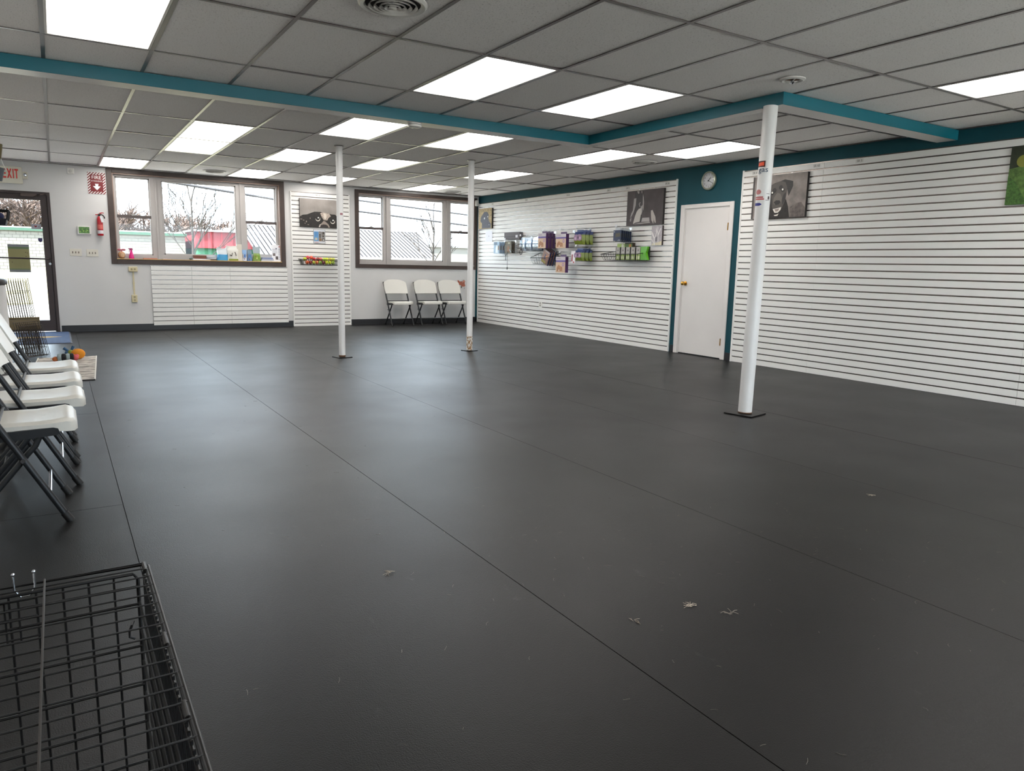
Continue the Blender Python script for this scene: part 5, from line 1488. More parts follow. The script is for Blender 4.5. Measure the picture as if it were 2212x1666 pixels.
# ================================================================ FOLDING CHAIRS
def make_chair(label, loc, rz, group):
    """local +x is the way it faces, origin on the floor between the front feet"""
    t = thing('folding_chair', label, 'chair', loc, rz, group)
    HW = 0.2155
    # moulded seat: profile along x, dished, wide lip in front
    sec = [(-0.345, 0.448, 0.016), (-0.30, 0.452, 0.030), (-0.20, 0.448, 0.036), (-0.10, 0.447, 0.040), (-0.03, 0.452, 0.052), (0.015, 0.456, 0.060), (0.042, 0.448, 0.056), (0.056, 0.430, 0.034)]
    nx, ny = len(sec), 13
    top, bot = [], []
    for x, z, th in sec:
        half = 0.200 if x > -0.05 else 0.193
        if x > 0.03: half = 0.180
        if x > 0.05: half = 0.150
        for j in range(ny):
            f = -1 + 2 * j / (ny - 1)
            dish = 0.010 * (1 - f * f) * (1 if x < 0.0 else 0.3)
            edge = -0.012 * max(0, abs(f) - 0.86) / 0.14
            top.append((x, half * f, z - dish + edge))
            bot.append((x, half * f * 0.985, z - th - edge * 0.3))
    V = top + bot
    o = nx * ny
    F = []
    for i in range(nx - 1):
        for j in range(ny - 1):
            p = i * ny + j
            F.append((p, p + ny, p + ny + 1, p + 1))
            F.append((o + p, o + p + 1, o + p + ny + 1, o + p + ny))
    for i in range(nx - 1):
        for j in (0, ny - 1):
            p = i * ny + j
            F.append((p, o + p, o + p + ny, p + ny) if j == 0 else (p, p + ny, o + p + ny, o + p))
    for j in range(ny - 1):
        F.append((j, j + 1, o + j + 1, o + j))
        p = (nx - 1) * ny + j
        F.append((p, o + p, o + p + 1, p + 1))
    MB().add(V, F).build('seat', M_CHAIRW, t, True)
    # backrest: curved shell with arched top, wrapping the tube ends
    rows, cols = 9, 15
    fv, bv = [], []
    for i in range(rows):
        fz = i / (rows - 1)
        for j in range(cols):
            f = -1 + 2 * j / (cols - 1)
            half = 0.222 + 0.006 * math.sin(PI * fz)
            zt = 0.845 - 0.055 * abs(f) ** 3.2
            z = 0.590 + (zt - 0.590) * fz
            tube_x = -0.510 * z
            x = tube_x + 0.030 - 0.030 * (1 - f * f) + 0.006 * fz
            thick = 0.016 + (0.030 if abs(f) > 0.9 else 0.006 * 0) + (0.008 if i in (0, rows - 1) else 0)
            fv.append((x, half * f, z))
            bv.append((x - thick * 0.86, half * f, z - thick * 0.3))
    V = fv + bv
    o = rows * cols
    F = []
    for i in range(rows - 1):
        for j in range(cols - 1):
            p = i * cols + j
            F.append((p, p + 1, p + cols + 1, p + cols))
            F.append((o + p, o + p + cols, o + p + cols + 1, o + p + 1))
        for j in (0, cols - 1):
            p = i * cols + j
            F.append((p, p + cols, o + p + cols, o + p) if j == 0 else (p, o + p, o + p + cols, p + cols))
    for j in range(cols - 1):
        F.append((j, o + j, o + j + 1, j + 1))
        p = (rows - 1) * cols + j
        F.append((p, p + 1, o + p + 1, o + p))
    MB().add(V, F).build('backrest', M_CHAIRW, t, True)
    for s_ in (-1, 1):
        y = s_ * HW
        leg = MB().tube([(-0.008, y, 0.018), (-0.20, y, 0.392), (-0.405, y, 0.795)], (0.0155, 0.0115) and 0.0135, 10).build('front_leg', M_CHAIRF, t, True)
        MB().tube([(0.004, y, 0.0), (-0.020, y, 0.042)], 0.0165, 10).build('foot_cap', M_FOOT, leg, True)
        yi = s_ * (HW - 0.028)
        rl = MB().tube([(-0.085, yi, 0.388), (-0.105, yi, 0.345), (-0.135, yi, 0.312), (-0.165, yi, 0.272), (-0.375, yi, 0.018)], 0.012, 10).build('rear_leg', M_CHAIRF, t, True)
        MB().tube([(-0.388, yi, 0.0), (-0.358, yi, 0.038)], 0.0155, 10).build('foot_cap', M_FOOT, rl, True)
        # pressed bracket under the side of the seat
        y0, y1 = sorted((s_ * 0.187, s_ * 0.206))
        br = MB()
        poly = [(-0.275, 0.372), (-0.02, 0.388), (-0.012, 0.398), (-0.018, 0.416), (-0.035, 0.421), (-0.275, 0.414)]
        n = len(poly)
        br.add([(x, y0, z) for x, z in poly] + [(x, y1, z) for x, z in poly], [tuple(range(n)), tuple(reversed(range(n, 2 * n)))] + [(i, n + i, n + (i + 1) % n, (i + 1) % n) for i in range(n)])
        br.build('seat_bracket', M_CHAIRF, t)
        MB().lathe([(0.009, -0.03), (0.009, 0.006)], (-0.152, y, 0.296), 10, 'y').build('pivot_rivet', M_CHROME, t, True)
    MB().tube([(-0.066, -HW, 0.13), (-0.066, HW, 0.13)], 0.0085, 10).build('front_stretcher', M_CHROME, t, True)
    MB().tube([(-0.318, -HW + 0.028, 0.088), (-0.318, HW - 0.028, 0.088)], 0.0075, 8).build('rear_stretcher', M_CHAIRF, t, True)
    MB().tube([(-0.232, -HW, 0.452), (-0.232, HW, 0.452)], 0.008, 8).build('seat_rod', M_CHAIRF, t, True)
    return t
GC = 'white folding chairs along the left side'
c0 = make_chair('nearest white folding chair in the row along the left edge', (-0.02, 3.828, 0), 0, GC)
copy_tree(c0, None, (0.03, 4.415, 0), 0.0, 'second nearest white folding chair in the row along the left edge')
copy_tree(c0, None, (0.033, 5.005, 0), 0.0, 'third white folding chair from the front in the left row')
copy_tree(c0, None, (0.03, 5.60, 0), 0.0, 'farthest white folding chair in the left row, nearest the woven mat')
for x, y, rz, lab in ((5.425, 12.53, -PI / 2 + 0.02, 'left of three white folding chairs under the right window'),
                      (6.03, 12.53, -PI / 2, 'middle of three white folding chairs under the right window'),
                      (6.535, 12.52, -PI / 2 - 0.02, 'right of three white folding chairs, partly hidden by the middle column')):
    c = copy_tree(c0, None, (x, y, 0), rz, lab)
    c['group'] = 'white folding chairs under the right window'

# ================================================================ FOREGROUND WIRE CRATE
CX0, CX1, CY0, CY1, CZ = -0.50, 0.098, 0.42, 1.36, 0.62
t = thing('dog_crate', 'black wire dog crate in the bottom left foreground', 'dog crate', ((CX0 + CX1) / 2, (CY0 + CY1) / 2, 0))
def wires(segs, r=0.0017, n=5):
    mb = MB()
    for s_ in segs:
        mb.tube(s_, r, n)
    return mb
rf = 0.0032
# top panel
tp = W(wires([[(CX0, CY0, CZ), (CX1, CY0, CZ), (CX1, CY1, CZ), (CX0, CY1, CZ), (CX0, CY0, CZ)]], rf, 8), 'top_frame', M_WIRE, t, True)
yy, seg = CY1 - 0.026, []
while yy > CY0 + 0.01:
    seg.append([(CX0, yy, CZ + 0.0022), (CX1 + 0.002, yy, CZ + 0.0022)])
    yy -= 0.0375
W(wires(seg, 0.0014), 'top_cross_wires', M_WIRE, t, True)
W(wires([[(-0.0505, CY0, CZ + 0.004), (-0.0505, CY1, CZ + 0.004)], [(-0.30, CY0, CZ + 0.004), (-0.30, CY1, CZ + 0.004)]], 0.0017), 'top_stiffener', mat('worn_wire', '#4a4644', 0.35, metal=0.6), t, True)
# far end panel
ye = CY1 - 0.006
W(wires([[(CX0 + .004, ye, 0.01), (CX1 - 0.016, ye, 0.01), (CX1 - 0.013, ye, 0.3), (CX1 - 0.013, ye, CZ - 0.022), (CX1 - 0.020, ye, CZ - 0.012), (CX0 + .004, ye, CZ - 0.012), (CX0 + .004, ye, 0.01)]], rf, 8), 'end_frame', M_WIRE, t, True)
W(wires([[(-0.101 + 0.0373 * q, ye, 0.01), (-0.101 + 0.0373 * q, ye, CZ - 0.012)] for q in range(-10, 5)], 0.0021), 'end_uprights', M_WIRE, t, True)
W(wires([[(CX0, ye - 0.003, z), (CX1 - 0.013, ye - 0.003, z)] for z in (0.585, 0.553, 0.474, 0.400, 0.328, 0.25, 0.17, 0.09)], 0.0026), 'end_cross_wires', M_WIRE, t, True)
W(wires([[(CX0 + .02, ye - 0.006, z), (-0.064, ye - 0.006, z)] for z in (0.60, 0.57, 0.535)] + [[(-0.0885 - 0.0187 * q, ye - 0.006, 0.53), (-0.0885 - 0.0187 * q, ye - 0.006, 0.60)] for q in range(0, 12)], 0.0017), 'hatch_grid', M_WIRE, t, True)
# near end
yn = CY0 + 0.006
W(wires([[(CX0 + 0.0373 * q, yn, 0.01), (CX0 + 0.0373 * q, yn, CZ - 0.01)] for q in range(0, 17)] + [[(CX0, yn, z), (CX1, yn, z)] for z in (0.01, 0.2, 0.4, CZ - 0.012)], 0.0019), 'near_end_panel', M_WIRE, t, True)
# side panels, close-set uprights, several layers thick where the folding panels overlap
for nm, xx in (('side_panel', CX1 - 0.004), ('side_panel', CX0 + 0.004)):
    seg = [[(xx, CY0 + 0.0188 * q, 0.01), (xx, CY0 + 0.0188 * q, CZ - 0.005)] for q in range(1, 50)] + [[(xx + 0.003, CY0, z), (xx + 0.003, CY1, z)] for z in (0.01, 0.12, 0.24, 0.36, 0.48, 0.585)]
    W(wires(seg, 0.0021), nm, M_WIRE, t, True)
W(wires([[(CX1 - 0.013, CY0 + 0.02, z), (CX1 - 0.013, CY1 - 0.02, z)] for z in (0.03, 0.09, 0.15, 0.21, 0.27, 0.33, 0.39, 0.45, 0.51, 0.56)], 0.0026), 'side_rails', M_WIRE, t, True)
W(wires([[(CX1 + 0.004, CY0, CZ), (CX1 + 0.004, CY1 - 0.01, CZ)], [(CX1 - 0.004, CY0, CZ - 0.012), (CX1 - 0.004, CY1 - 0.02, CZ - 0.012)]], 0.0026, 8), 'edge_rods', mat('worn_edge_rod', '#2b2928', 0.35, metal=0.5), t, True)
for yb_ in (1.345, 1.06, 0.87, 0.70):
    W(MB().tube([(CX1 - 0.002, yb_ - 0.018, CZ), (CX1 - 0.002, yb_ + 0.018, CZ)], 0.0042, 10), 'hinge_clip', mat('worn_edge_rod', '#2b2928', 0.35, metal=0.5), t, True)
W(MB().tube([(-0.092, ye, CZ + 0.022), (-0.092, ye, CZ - 0.004), (-0.084, ye, CZ - 0.016), (-0.072, ye, CZ - 0.016), (-0.064, ye, CZ - 0.004), (-0.064, ye, CZ + 0.022)], 0.0017, 8)
  .ball((-0.092, ye, CZ + 0.023), 0.003, 8, 6).ball((-0.064, ye, CZ + 0.023), 0.003, 8, 6), 'latch_loop', M_CHROME, t, True)
W(MB().tube([(0.074, 1.355, 0.52), (0.070, 1.34, 0.52), (0.066, 1.34, 0.51), (0.066, 1.34, 0.50), (0.074, 1.34, 0.495)], 0.0022, 6), 'side_hook', M_WIRE, t, True)
W(MB().box(CX0 + 0.02, CX1 - 0.03, CY0 + 0.02, CY1 - 0.03, 0.001, 0.006), 'crate_mat', M_FLOOR, t)

# ================================================================ FOLDED CRATES BY THE DOOR
def folded_crate(label, foot_a, foot_b, h, lean, nlay, m, pitch, rows, spread):
    """collapsed wire crate standing on edge and leaning; foot_a, foot_b floor points of its lower edge"""
    A, B = Vector((*foot_a, 0.004)), Vector((*foot_b, 0.004))
    t = thing('folded_crate', label, 'dog crate', tuple(A), 0, 'folded wire crates by the door')
    d = (B - A)
    L_ = d.length
    d.normalize()
    n_ = Vector((-d.y, d.x, 0))
    up_ = (Vector((0, 0, 1)) + Vector((lean[0], lean[1], 0))).normalized()
    for q in range(nlay):
        o_ = A + n_ * (q * spread) + d * (0.012 * q)
        hh = h - 0.02 * q
        ll = L_ - 0.015 * q
        fr_ = MB().tube([o_, o_ + d * ll, o_ + d * ll + up_ * hh, o_ + up_ * hh, o_], 0.0036, 6)
        W(fr_, 'panel_frame', m, t)
        seg = [[o_ + d * (pitch * k), o_ + d * (pitch * k) + up_ * hh] for k in range(1, int(ll / pitch))]
        seg += [[o_ + up_ * (hh * k / rows), o_ + d * ll + up_ * (hh * k / rows)] for k in range(1, rows)]
        W(wires(seg, 0.0024, 4), 'wire_grid', m, t)
    return t
folded_crate('tall folded wire crate leaning back in front of the glass door', (-0.52, 10.12), (-0.20, 10.30), 0.885, (-0.10, 0.03), 3, M_WIREG, 0.026, 6, 0.03)
folded_crate('shorter folded wire crate standing before the tall one', (-0.385, 9.90), (-0.155, 10.14), 0.395, (-0.16, 0.02), 3, M_WIREG, 0.026, 4, -0.024)
t = thing('crate_tray', 'brown plastic crate tray wedged between the folded wire crates', 'tray', (-0.53, 10.07, 0.0))
mb = MB().hexa([(-0.012, 0.006, 0.30), (0.335, 0.098, 0.30), (0.325, 0.123, 0.30), (-0.022, 0.031, 0.30), (-0.02, 0.01, 0.43), (0.33, 0.10, 0.43), (0.32, 0.125, 0.43), (-0.03, 0.035, 0.43)])
mb.build('tray_panel', mat('brown_tray_plastic', '#6a5a3a', 0.5), t)
MB().tube([(-0.02, 0.01, 0.43), (0.33, 0.10, 0.43)], 0.009, 8).build('tray_lip', mat('brown_tray_plastic', '#6a5a3a', 0.5), t)

# bin at the left edge
t = thing('pedestal_bin', 'white pedestal with dark round lid cut by the left edge', 'bin', (-0.60, 9.2, 0))
MB().lathe([(0.15, 0), (0.15, 0.84), (0.135, 0.845)], n=28).build('body', mat('white_bin', '#d6d3d0', 0.5), t, True)
MB().lathe([(0.15, 0.845), (0.165, 0.85), (0.168, 0.875), (0.16, 0.90), (0.12, 0.912), (0.01, 0.915)], n=28).build('lid', mat('dark_lid', '#33302f', 0.35), t, True)

# ================================================================ MATS AND TOYS
t = thing('door_mat', 'blue door mat with a long yellow mark, by the entry door', 'mat', (-0.22, 12.15, 0))
W(MB().box(-0.90, 0.105, 11.32, 13.0, 0.0005, 0.010), 'mat_body', mat('blue_carpet', '#3f5273', 0.9, var=0.2, scale=18, bump=0.4, bscale=60), t)
W(MB().box(-0.91, 0.125, 11.30, 13.02, 0.0004, 0.005), 'rubber_edge', mat('grey_mat_edge', '#55565e', 0.7), t)
a = Art((-0.60, 11.95, 0.0108), (1, 0, 0), (0, 1, 0), 0.62, 0.42)
a.poly(mat('yellow_pile', '#d3a754', 0.9), [(0.0, 0.35), (0.3, 0.35), (0.75, 0.42), (1.0, 0.55), (0.78, 0.72), (0.3, 0.78), (0, 0.68)])
W(a.mb, 'yellow_mark', a.mats, t)
t = thing('woven_mat', 'striped white and grey woven rag mat under the plush toys', 'mat', (0.0, 8.8, 0))
mv = MB().add([(-0.30, 7.83, 0.0006), (0.245, 7.83, 0.0006), (0.335, 9.70, 0.0006), (-0.235, 9.70, 0.0006), (-0.30, 7.83, 0.009), (0.245, 7.83, 0.009), (0.335, 9.70, 0.009), (-0.235, 9.70, 0.009)],
              [(0, 3, 2, 1), (4, 5, 6, 7), (0, 1, 5, 4), (1, 2, 6, 5), (2, 3, 7, 6), (3, 0, 4, 7)])
W(mv, 'woven_cloth', mat_stripes('rag_weave', '#d3cabd', '#6f6660', 'Y', 2.6), t)
for s_, xs_ in ((-1, (-0.30, -0.235)), (1, (0.245, 0.335))):
    W(MB().tube([(xs_[0], 7.83, 0.006), (xs_[1], 9.70, 0.006)], 0.007, 6), 'selvage', flat('#d9d3c8'), t)
W(MB().tube([(-0.30, 7.825, 0.006), (0.247, 7.825, 0.006)], 0.006, 6), 'dark_hem', flat('#4a4648'), t)

t = thing('plush_toy', 'grey and black striped plush toy with an orange nose on the woven mat', 'toy', (0.02, 9.26, 0.0095))
R3 = 0.045
MB().ball((-0.085, 0, 0.032), 0.028, 12, 8, (1.2, 1, 1)).build('nose', mat('orange_plush', '#b8683a', 0.9), t, True)
for q, (x, c) in enumerate(((-0.05, '#8f9c9c'), (-0.01, '#17181a'), (0.03, '#8f9c9c'), (0.065, '#17181a'))):
    MB().lathe([(0.02, -0.022), (R3 * 0.9, -0.016), (R3, 0), (R3 * 0.9, 0.016), (0.02, 0.022)], (x, 0, 0.046), 18, 'x').build('body_band', mat('plush_' + c.strip('#'), c, 0.9, bump=0.4, bscale=90), t, True)
MB().ball((0.10, -0.005, 0.04), 0.03, 12, 8).ball((0.115, 0.02, 0.055), 0.022, 10, 6).build('pink_tail', mat('pink_plush', '#c95a5e', 0.9), t, True)
t = thing('plush_toy', 'round orange plush toy with blue legs on the woven mat', 'toy', (0.15, 9.46, 0.0095))
MB().ball((0, 0, 0.058), 0.062, 18, 12, (1.15, 0.9, 0.95)).build('body', mat('orange_fleece', '#d98a22', 0.9, bump=0.4, bscale=90), t, True)
MB().ball((-0.07, 0.02, 0.075), 0.03, 12, 8).build('yellow_collar', mat('green_fleece', '#8a8f3a', 0.9), t, True)
for p0, p1 in (((-0.08, 0.02, 0.08), (-0.135, 0.03, 0.125)), ((-0.06, 0.03, 0.1), (-0.04, 0.04, 0.14)), ((-0.1, 0.0, 0.07), (-0.12, -0.01, 0.08))):
    MB().tube([p0, p1], [0.012, 0.016], 8).build('blue_leg', mat('blue_fleece', '#2f5272', 0.9), t, True)
MB().ball((-0.05, -0.05, 0.045), 0.022, 10, 6, (1.3, 1, 0.8)).build('ear', mat('pink_plush', '#c95a5e', 0.9), t, True)

# tufts of pale fur on the rubber
def tuft(label, x, y, n, L_, col):
    t = thing('fur_tuft', label, 'fur', (x, y, 0.0006))
    for k in range(n):
        a0 = random.uniform(0, 2 * PI)
        b0 = a0 + random.uniform(-0.9, 0.9)
        p0 = Vector((random.uniform(-L_, L_) * 0.3, random.uniform(-L_, L_) * 0.3, 0.001))
        p1 = p0 + Vector((math.cos(a0), math.sin(a0), 0)) * L_ * 0.5 + Vector((0, 0, 0.003))
        p2 = p1 + Vector((math.cos(b0), math.sin(b0), 0)) * L_ * 0.5 - Vector((0, 0, 0.003))
        MB().tube([p0, p1, p2], 0.0007, 4).build('strand', flat(col), t)
tuft('largest pale fur tuft on the black floor, lower right of centre', 1.79, 1.66, 12, 0.026, '#b3a795')
tuft('small pale fur tuft left of the largest tuft', 1.545, 1.675, 6, 0.022, '#9a8f80')
tuft('pale fur tuft on the floor left of the middle seam', 0.985, 2.42, 10, 0.024, '#a79c8c')
tuft('pale fur tuft far right on the black floor', 3.55, 2.10, 8, 0.026, '#a59a8a')
tuft('wisp of fur just right of the largest tuft', 1.87, 1.55, 6, 0.03, '#8f8578')

# loose pale hairs trodden over the rubber
rnd = random.Random(3)
hb = MB()
for k in range(420):
    x, y = rnd.uniform(0.3, 6.6), rnd.uniform(0.8, 6.5)
    if rnd.random() < 0.5:
        x, y = rnd.gauss(2.6, 0.9), rnd.gauss(2.2, 0.7)
    a0 = rnd.uniform(0, PI)
    L_ = rnd.uniform(0.008, 0.03)
    b0 = a0 + rnd.uniform(-0.8, 0.8)
    hb.tube([(x, y, 0.0012), (x + L_ * .5 * math.cos(a0), y + L_ * .5 * math.sin(a0), 0.0016), (x + L_ * .5 * (math.cos(a0) + math.cos(b0)), y + L_ * .5 * (math.sin(a0) + math.sin(b0)), 0.0012)], rnd.uniform(0.0003, 0.0007), 3)
tag(hb.build('loose_hair', flat('#6b645b')), 'fine loose dog hairs scattered over the black rubber floor', 'hair', kind='stuff')

# ================================================================ LEFT DISPLAY RACK (only its hanging goods reach into view)
t = thing('display_rack', 'white slat display rack just beyond the left picture edge', 'rack', (-0.98, 7.4, 0))
W(MB().box(-1.02, -0.96, 6.6, 8.2, 0.0, 2.15), 'upright_panel', M_SLAT, t)
W(MB().box(-1.10, -0.72, 6.6, 8.2, 0.0, 0.12), 'base_deck', M_SLAT, t)
for q in range(14):
    W(MB().box(-0.958, -0.945, 6.6, 8.2, 0.14 + q * 0.143, 0.27 + q * 0.143), 'slat', M_SLAT, t)
t = thing('wall_basket', 'black basket with a navy toy at the left edge before the glass door', 'basket', (-0.55, 7.0, 1.375))
bs = MB().hexa([(-0.14, -0.10, 0), (0.245, -0.10, 0), (0.245, 0.10, 0), (-0.14, 0.10, 0), (-0.15, -0.12, 0.05), (0.258, -0.12, 0.05), (0.258, 0.12, 0.05), (-0.15, 0.12, 0.05)])
bs.build('basket_tub', mat('navy_black_plastic', '#191a24', 0.5), t)
MB().tube([(-0.15, -0.12, 0.112), (0.275, -0.12, 0.112), (0.275, 0.12, 0.112), (-0.15, 0.12, 0.112), (-0.15, -0.12, 0.112)], 0.006, 8).build('rim', M_WIRE, t)
for x, y in ((0.27, -0.12), (0.27, 0.0), (0.27, 0.12), (0.15, -0.12), (0.03, -0.12), (0.15, 0.12)):
    MB().tube([(x - 0.012, y, 0.04), (x, y, 0.112)], 0.006, 6).build('post', M_WIRE, t)
MB().tube([(-0.40, 0, 0.10), (-0.14, 0, 0.112)], 0.008, 8).build('arm', M_WIRE, t)
t = thing('navy_toy', 'navy blue toy lying in the black basket at the left edge', 'toy', (-0.38, 7.0, 1.425))
MB().ball((0, 0, 0.02), 0.07, 16, 10, (1, 1, 0.55)).build('body', mat('navy_plush', '#232a52', 0.8), t, True)
MB().ball((-0.06, 0, 0.07), 0.06, 14, 10, (0.8, 1, 1.2)).build('head', mat('navy_plush', '#232a52', 0.8), t, True)
t = thing('hanging_tool_bag', 'grey and khaki hanging pouch high at the left edge', 'bag', (-0.36, 7.0, 1.70))
MB().hexa([(-0.13, -0.03, 0.0), (0.055, -0.03, 0.012), (0.055, 0.03, 0.012), (-0.13, 0.03, 0.0), (-0.13, -0.035, 0.16), (0.078, -0.035, 0.105), (0.078, 0.035, 0.105), (-0.13, 0.035, 0.16)]).build('grey_pouch', mat('slate_cloth', '#5a5f63', 0.8), t)
MB().hexa([(-0.13, -0.03, 0.165), (0.062, -0.03, 0.175), (0.062, 0.03, 0.175), (-0.13, 0.03, 0.165), (-0.13, -0.035, 0.30), (0.078, -0.035, 0.285), (0.078, 0.035, 0.285), (-0.13, 0.035, 0.30)]).build('khaki_block', mat('khaki_cloth', '#6d6042', 0.8), t)
MB().box(-0.13, 0.05, -0.036, 0.036, 0.172, 0.20).build('orange_band', flat('#a4502a'), t)
MB().box(-0.13, 0.04, -0.042, -0.036, 0.02, 0.07).build('dark_patch', flat('#33201f'), t)
MB().tube([(0.062, -0.034, 0.175), (0.075, -0.036, 0.13), (0.09, -0.036, 0.09)], 0.0025, 5).build('white_cord', flat('#e8e6e0'), t)
MB().tube([(-0.60, 0, 0.335), (0.0, 0, 0.335), (0.01, 0, 0.35)], 0.006, 6).tube([(-0.05, 0, 0.335), (-0.05, 0, 0.29)], 0.004, 6).build('hook_arm', M_CHROME, t)

# ================================================================ OUTDOORS
def tzg(x, y):      # the ground climbs gently to the right
    f = min(1, max(0, (y - 14) / 46))
    return -0.10 + f * (0.12 + 0.19 * min(6.5, max(0, x + 2.5)))
gm, nx, ny = MB(), 40, 24
gxs = [-40 + 120 * i / nx for i in range(nx + 1)]
gys = [13.25 + (110 - 13.25) * (j / ny) ** 1.6 for j in range(ny + 1)]
gm.add([(x, y, tzg(x, min(y, 62))) for y in gys for x in gxs], [(j * (nx + 1) + i, j * (nx + 1) + i + 1, (j + 1) * (nx + 1) + i + 1, (j + 1) * (nx + 1) + i) for j in range(ny) for i in range(nx)])
lawn = tag(gm.build('lawn', mat('dry_grass', '#665f42', 0.95, var=0.25, scale=3, bump=0.5, bscale=12)), 'dry yellow-green lawn rising beyond the windows and door', 'lawn', kind='structure')
pv = MB().hexa([(-6, 13.25, -0.12), (9, 13.25, -0.12), (9, 20, -0.1), (-6, 20, -0.1), (-6, 13.25, -0.045), (9, 13.25, -0.045), (9, 20, 0.1), (-6, 20, 0.0)])
tag(pv.build('pavement', mat('pale_concrete', '#7d7a75', 0.9, var=0.08, scale=2)), 'pale concrete walk just outside the glass door', 'pavement', kind='structure')
tag(MB().box(-30, 40, -40, YF - 0.25, -0.3, -0.12).build('bounce_lot', mat('pale_bounce_concrete', '#c9c5bc', 0.9, var=0.08, scale=2)), 'unseen pale concrete lot added behind the camera to bounce daylight into the shop', 'parking lot', kind='structure')  # unseen lot added, kept pale to bounce daylight onto the near ceiling
# white block building with a green roof edge
t = thing('block_building', 'long white block building with green roof edge beyond the door and left window', 'building', (0, 60, 0))
W(MB().box(-16, 8.4, 60, 68, -1.0, 2.78), 'block_wall', M_BLOCK, t)
W(MB().box(-16.1, 8.5, 59.85, 68.1, 2.78, 2.98), 'roof_edge', mat('green_fascia', '#2c4a3b', 0.6), t)
W(MB().box(-16, 8.4, 60, 68, 2.98, 3.05), 'roof_deck', mat('roof_gravel', '#c9c6bf', 0.9), t)
W(MB().box(1.55, 2.6, 62, 63, 3.05, 3.75), 'roof_unit', mat('white_unit', '#d9d9d9', 0.6), t)
W(MB().box(0.72, 0.76, 59.9, 60.0, 0.0, 2.78), 'downpipe', mat('grey_pipe', '#9a938b', 0.6), t)
# red shop front with green skirt
t = thing('red_building', 'red boarded building with a green lower wall behind the bare tree', 'building', (10.5, 58, 0))
W(MB().box(9.05, 16, 59, 66, -0.5, 1.95), 'green_wall', mat('green_painted_wall', '#245f42', 0.7, var=0.35, scale=1.8), t)
W(MB().box(8.9, 16.1, 58.6, 66.1, 1.95, 3.15), 'red_upper', mat('red_boards', '#6b1f26', 0.7, var=0.25, scale=1.5), t)
for q in range(9):
    W(MB().box(9.2 + q * 0.75, 9.26 + q * 0.75, 58.55, 58.6, 1.95, 3.15), 'batten', mat('red_batten', '#8e1d26', 0.7), t)
W(MB().box(8.7, 16.3, 58.4, 66.3, 3.15, 3.28), 'roof_rim', mat('grey_roof_rim', '#77787a', 0.7), t)
# standing seam metal roof
t = thing('metal_roof_building', 'low building with pale standing-seam metal roof beyond the right window', 'building', (20, 56, 0))
RX0, RX1, RYE, RYR, RZE, RZR = 12.3, 27.4, 54.0, 60.0, 1.55, 3.83
W(MB().hexa([(RX0, RYE, RZE - .12), (RX1 - 1.0, RYE, RZE - .12), (RX1, RYR, RZR - .12), (RX0, RYR, RZR - .12), (RX0, RYE, RZE), (RX1 - 1.0, RYE, RZE), (RX1, RYR, RZR), (RX0, RYR, RZR)]), 'roof_sheet', mat('pale_roof_sheet', '#5a5a5d', 0.95, spec=0.0), t)
W(MB().box(RX0, RX1, RYR, 66, -0.5, RZR - 0.1).box(RX0 + .3, RX1 - 1.4, RYE + 0.5, RYR, -0.5, RZE - 0.1), 'walls', mat('cream_siding', '#8f8b84', 0.8), t)
W(MB().box(RX0, RX1 - 1.0, RYE - .05, RYE, RZE - .16, RZE + .02), 'eave_trim', mat('seam_grey', '#8c8a8c', 0.6), t)
W(MB().tube([(RX0, RYR, RZR + .02), (RX1, RYR, RZR + .02)], 0.05, 6), 'ridge_cap', mat('seam_grey', '#8c8a8c', 0.6), t)
x = RX0 + 0.1
ms = mat('roof_seam', '#1c1b1d', 0.95, spec=0.0)
while x < RX1 - 0.1:
    xe = x if x < RX1 - 1.0 else RX1 - 1.0
    s0 = 0.0 if x < RX1 - 1.0 else (x - (RX1 - 1.0)) / 1.0
    W(MB().tube([(x, RYE + (RYR - RYE) * s0, RZE + (RZR - RZE) * s0 + 0.02), (x, RYR, RZR + 0.02)], 0.036, 4), 'seam', ms, t)
    x += 0.335
t = thing('far_wall_building', 'long low pale building far right behind the small bare tree', 'building', (34, 75, 0))
W(MB().box(28.5, 50, 75, 84, -1, 3.0), 'wall', mat('pale_wall_far', '#6b6864', 0.8), t)
W(MB().box(28.3, 50.2, 74.8, 84.2, 3.0, 3.2), 'roof_edge', mat('grey_roof_rim', '#77787a', 0.7), t)

# bare trees
def branch_tree(mb, p, d, L_, r, depth, rnd, spread, kids, up=0.15):
    q = p + d * L_ * 0.5 + Vector((rnd.uniform(-1, 1), rnd.uniform(-1, 1), 0)) * L_ * 0.04
    e = p + d * L_
    r = max(r, 0.0)
    mb.tube([p, q, e], [r, r * 0.85, r * 0.7], 5 if depth > 1 else 3, caps=False)
    if depth == 0:
        return
    for k in range(kids):
        a_ = rnd.uniform(0, 2 * PI)
        s_ = spread * rnd.uniform(0.6, 1.3)
        side = Vector((math.cos(a_), math.sin(a_), 0))
        nd = (d * math.cos(s_) + side * math.sin(s_) + Vector((0, 0, up))).normalized()
        st = p + d * L_ * rnd.uniform(0.45, 1.0) if k else e
        branch_tree(mb, st, nd, L_ * rnd.uniform(0.6, 0.85), r * 0.68, depth - 1, rnd, spread, kids, up)
M_BARK = mat('grey_bark', '#2b2623', 0.9, var=0.2, scale=20)
M_TWIG = mat('brown_twig', '#4d3f39', 0.9)
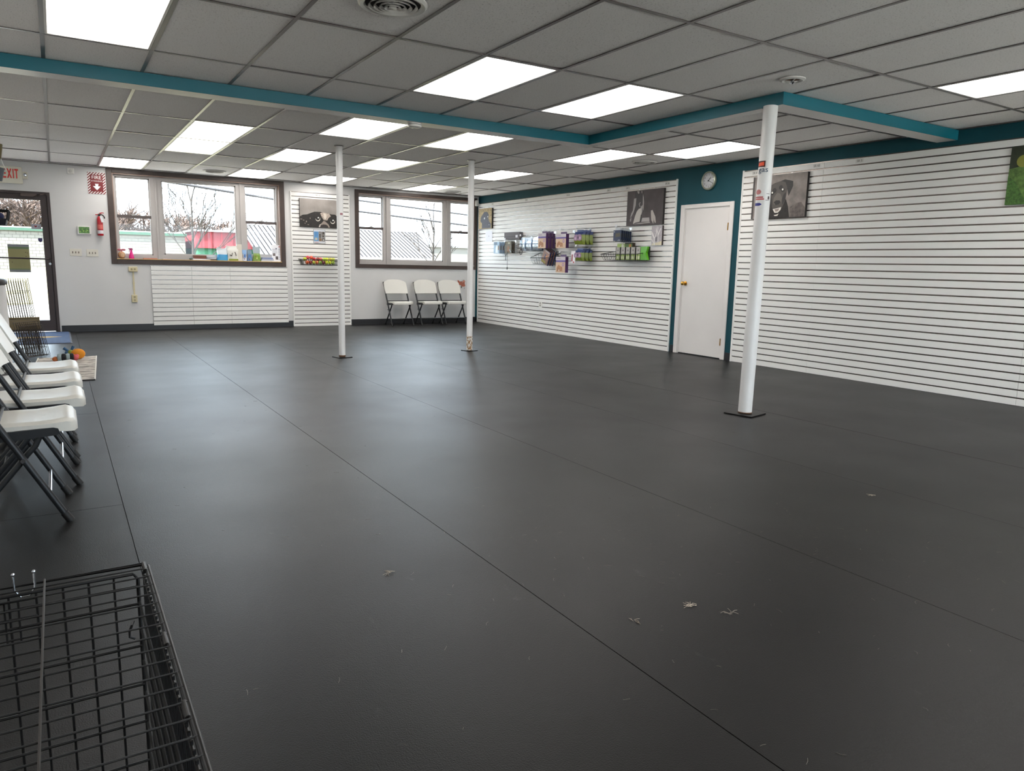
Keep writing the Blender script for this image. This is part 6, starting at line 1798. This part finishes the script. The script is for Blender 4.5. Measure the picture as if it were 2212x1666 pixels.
def bare_tree(name, label, base, h, r, depth, kids, seed, spread, group=None, m=M_BARK, up=0.15):
    rnd = random.Random(seed)
    t = thing(name, label, 'tree', base, 0, group)
    MB().tube([(0, 0, -0.3), (0, 0, h * 0.22), (0.02, 0, h * 0.45)], [r * 1.15, r, r * 0.8], 8).build('trunk', m, t, True)
    mb = MB()
    for k in range(7):
        a_ = k * 2.4 + rnd.uniform(-.3, .3)
        z0 = h * (0.12 + 0.05 * k)
        d = Vector((math.cos(a_) * 0.8, math.sin(a_) * 0.8, 0.75 + 0.1 * k)).normalized()
        branch_tree(mb, Vector((0, 0, z0)), d, h * (0.27 - 0.012 * k), r * 0.48, depth, rnd, spread, kids, up)
    branch_tree(mb, Vector((0.02, 0, h * 0.45)), Vector((0, 0, 1)), h * 0.25, r * 0.7, depth, rnd, spread, kids, up)
    mb.build('branches', m, t)
    return t
bare_tree('bare_tree', 'small bare tree outside the left window', (4.45, 30, 0.15), 4.5, 0.05, 4, 3, 8, 0.40)
bare_tree('bare_tree', 'small bare tree outside the right window', (14.45, 30, 0.3), 3.9, 0.05, 3, 3, 11, 0.42)
# woods on the rise behind the block building: twiggy crowns, one per tree
spots = [(-9, 86, 6.4), (-6.2, 82, 6.8), (-3.6, 88, 7.2), (-1.2, 83, 6.6), (1.0, 88, 6.6), (4.4, 84, 6.0), (7.6, 90, 6.2), (10.8, 86, 5.6), (14.2, 92, 6.0), (17.8, 88, 5.4), (21.6, 94, 5.4), (25.0, 92, 5.0)]
tm = []
for sd_ in (21, 22, 23):
    rnd = random.Random(sd_)
    mb = MB()
    for k in range(10):
        a_ = k * 2.1
        d = Vector((math.cos(a_) * 0.6, math.sin(a_) * 0.6, 0.9)).normalized()
        branch_tree(mb, Vector((0, 0, 0.10 + 0.03 * k)), d, 0.26, 0.020, 4, rnd, 0.6, 3, 0.1)
    tk = MB().tube([(0, 0, -0.2), (0.01, 0, 0.3), (0, 0.01, 0.6)], [0.02, 0.016, 0.01], 6)
    tm.append((mb.mesh('branches', M_TWIG), tk.mesh('trunk', M_TWIG)))
wh = ['leftmost', 'second', 'third', 'fourth', 'fifth', 'sixth', 'seventh', 'eighth', 'ninth', 'tenth', 'eleventh', 'rightmost']
for q, (x, y, h) in enumerate(spots):
    t = thing('woodland_tree', f'{wh[q]} tree from the left in the bare brown woods on the skyline', 'tree', (x, y, 0.6), q * 1.3, 'bare woods on the skyline')
    for me, nm in zip(tm[q % 3], ('branches', 'trunk')):
        o = link(nm, me, t)
        o.scale = (h * 1.25, h * 1.25, h)
# overhead cables
def cable(label, p0, p1, r):
    p0, p1 = Vector(p0), Vector(p1)
    tag(MB().tube([p0.lerp(p1, f / 6) for f in range(7)], r, 6).build('overhead_cable', mat('cable_grey', '#2c2a2e', 0.7)), label, 'cable')
cable('thick overhead cable crossing the left window', (-6.0, 25, 4.36), (7.62, 25, 3.005), 0.042)
cable('upper overhead cable crossing the right window', (7.78, 25, 3.37), (30.0, 25, 2.0), 0.032)
cable('lower overhead cable crossing the right window', (7.78, 25, 3.0), (30.0, 25, 1.54), 0.036)
t = thing('utility_pole', 'wooden utility pole hidden behind the wall between the windows', 'pole', (7.7, 25, -0.3))
MB().tube([(0, 0, 0), (0, 0, 4.2)], [0.1, 0.075], 10).build('shaft', mat('weathered_wood', '#4a4038', 0.9), t, True)
MB().box(-0.5, 0.5, -0.05, 0.05, 3.75, 3.87).build('crossarm', mat('weathered_wood', '#4a4038', 0.9), t)
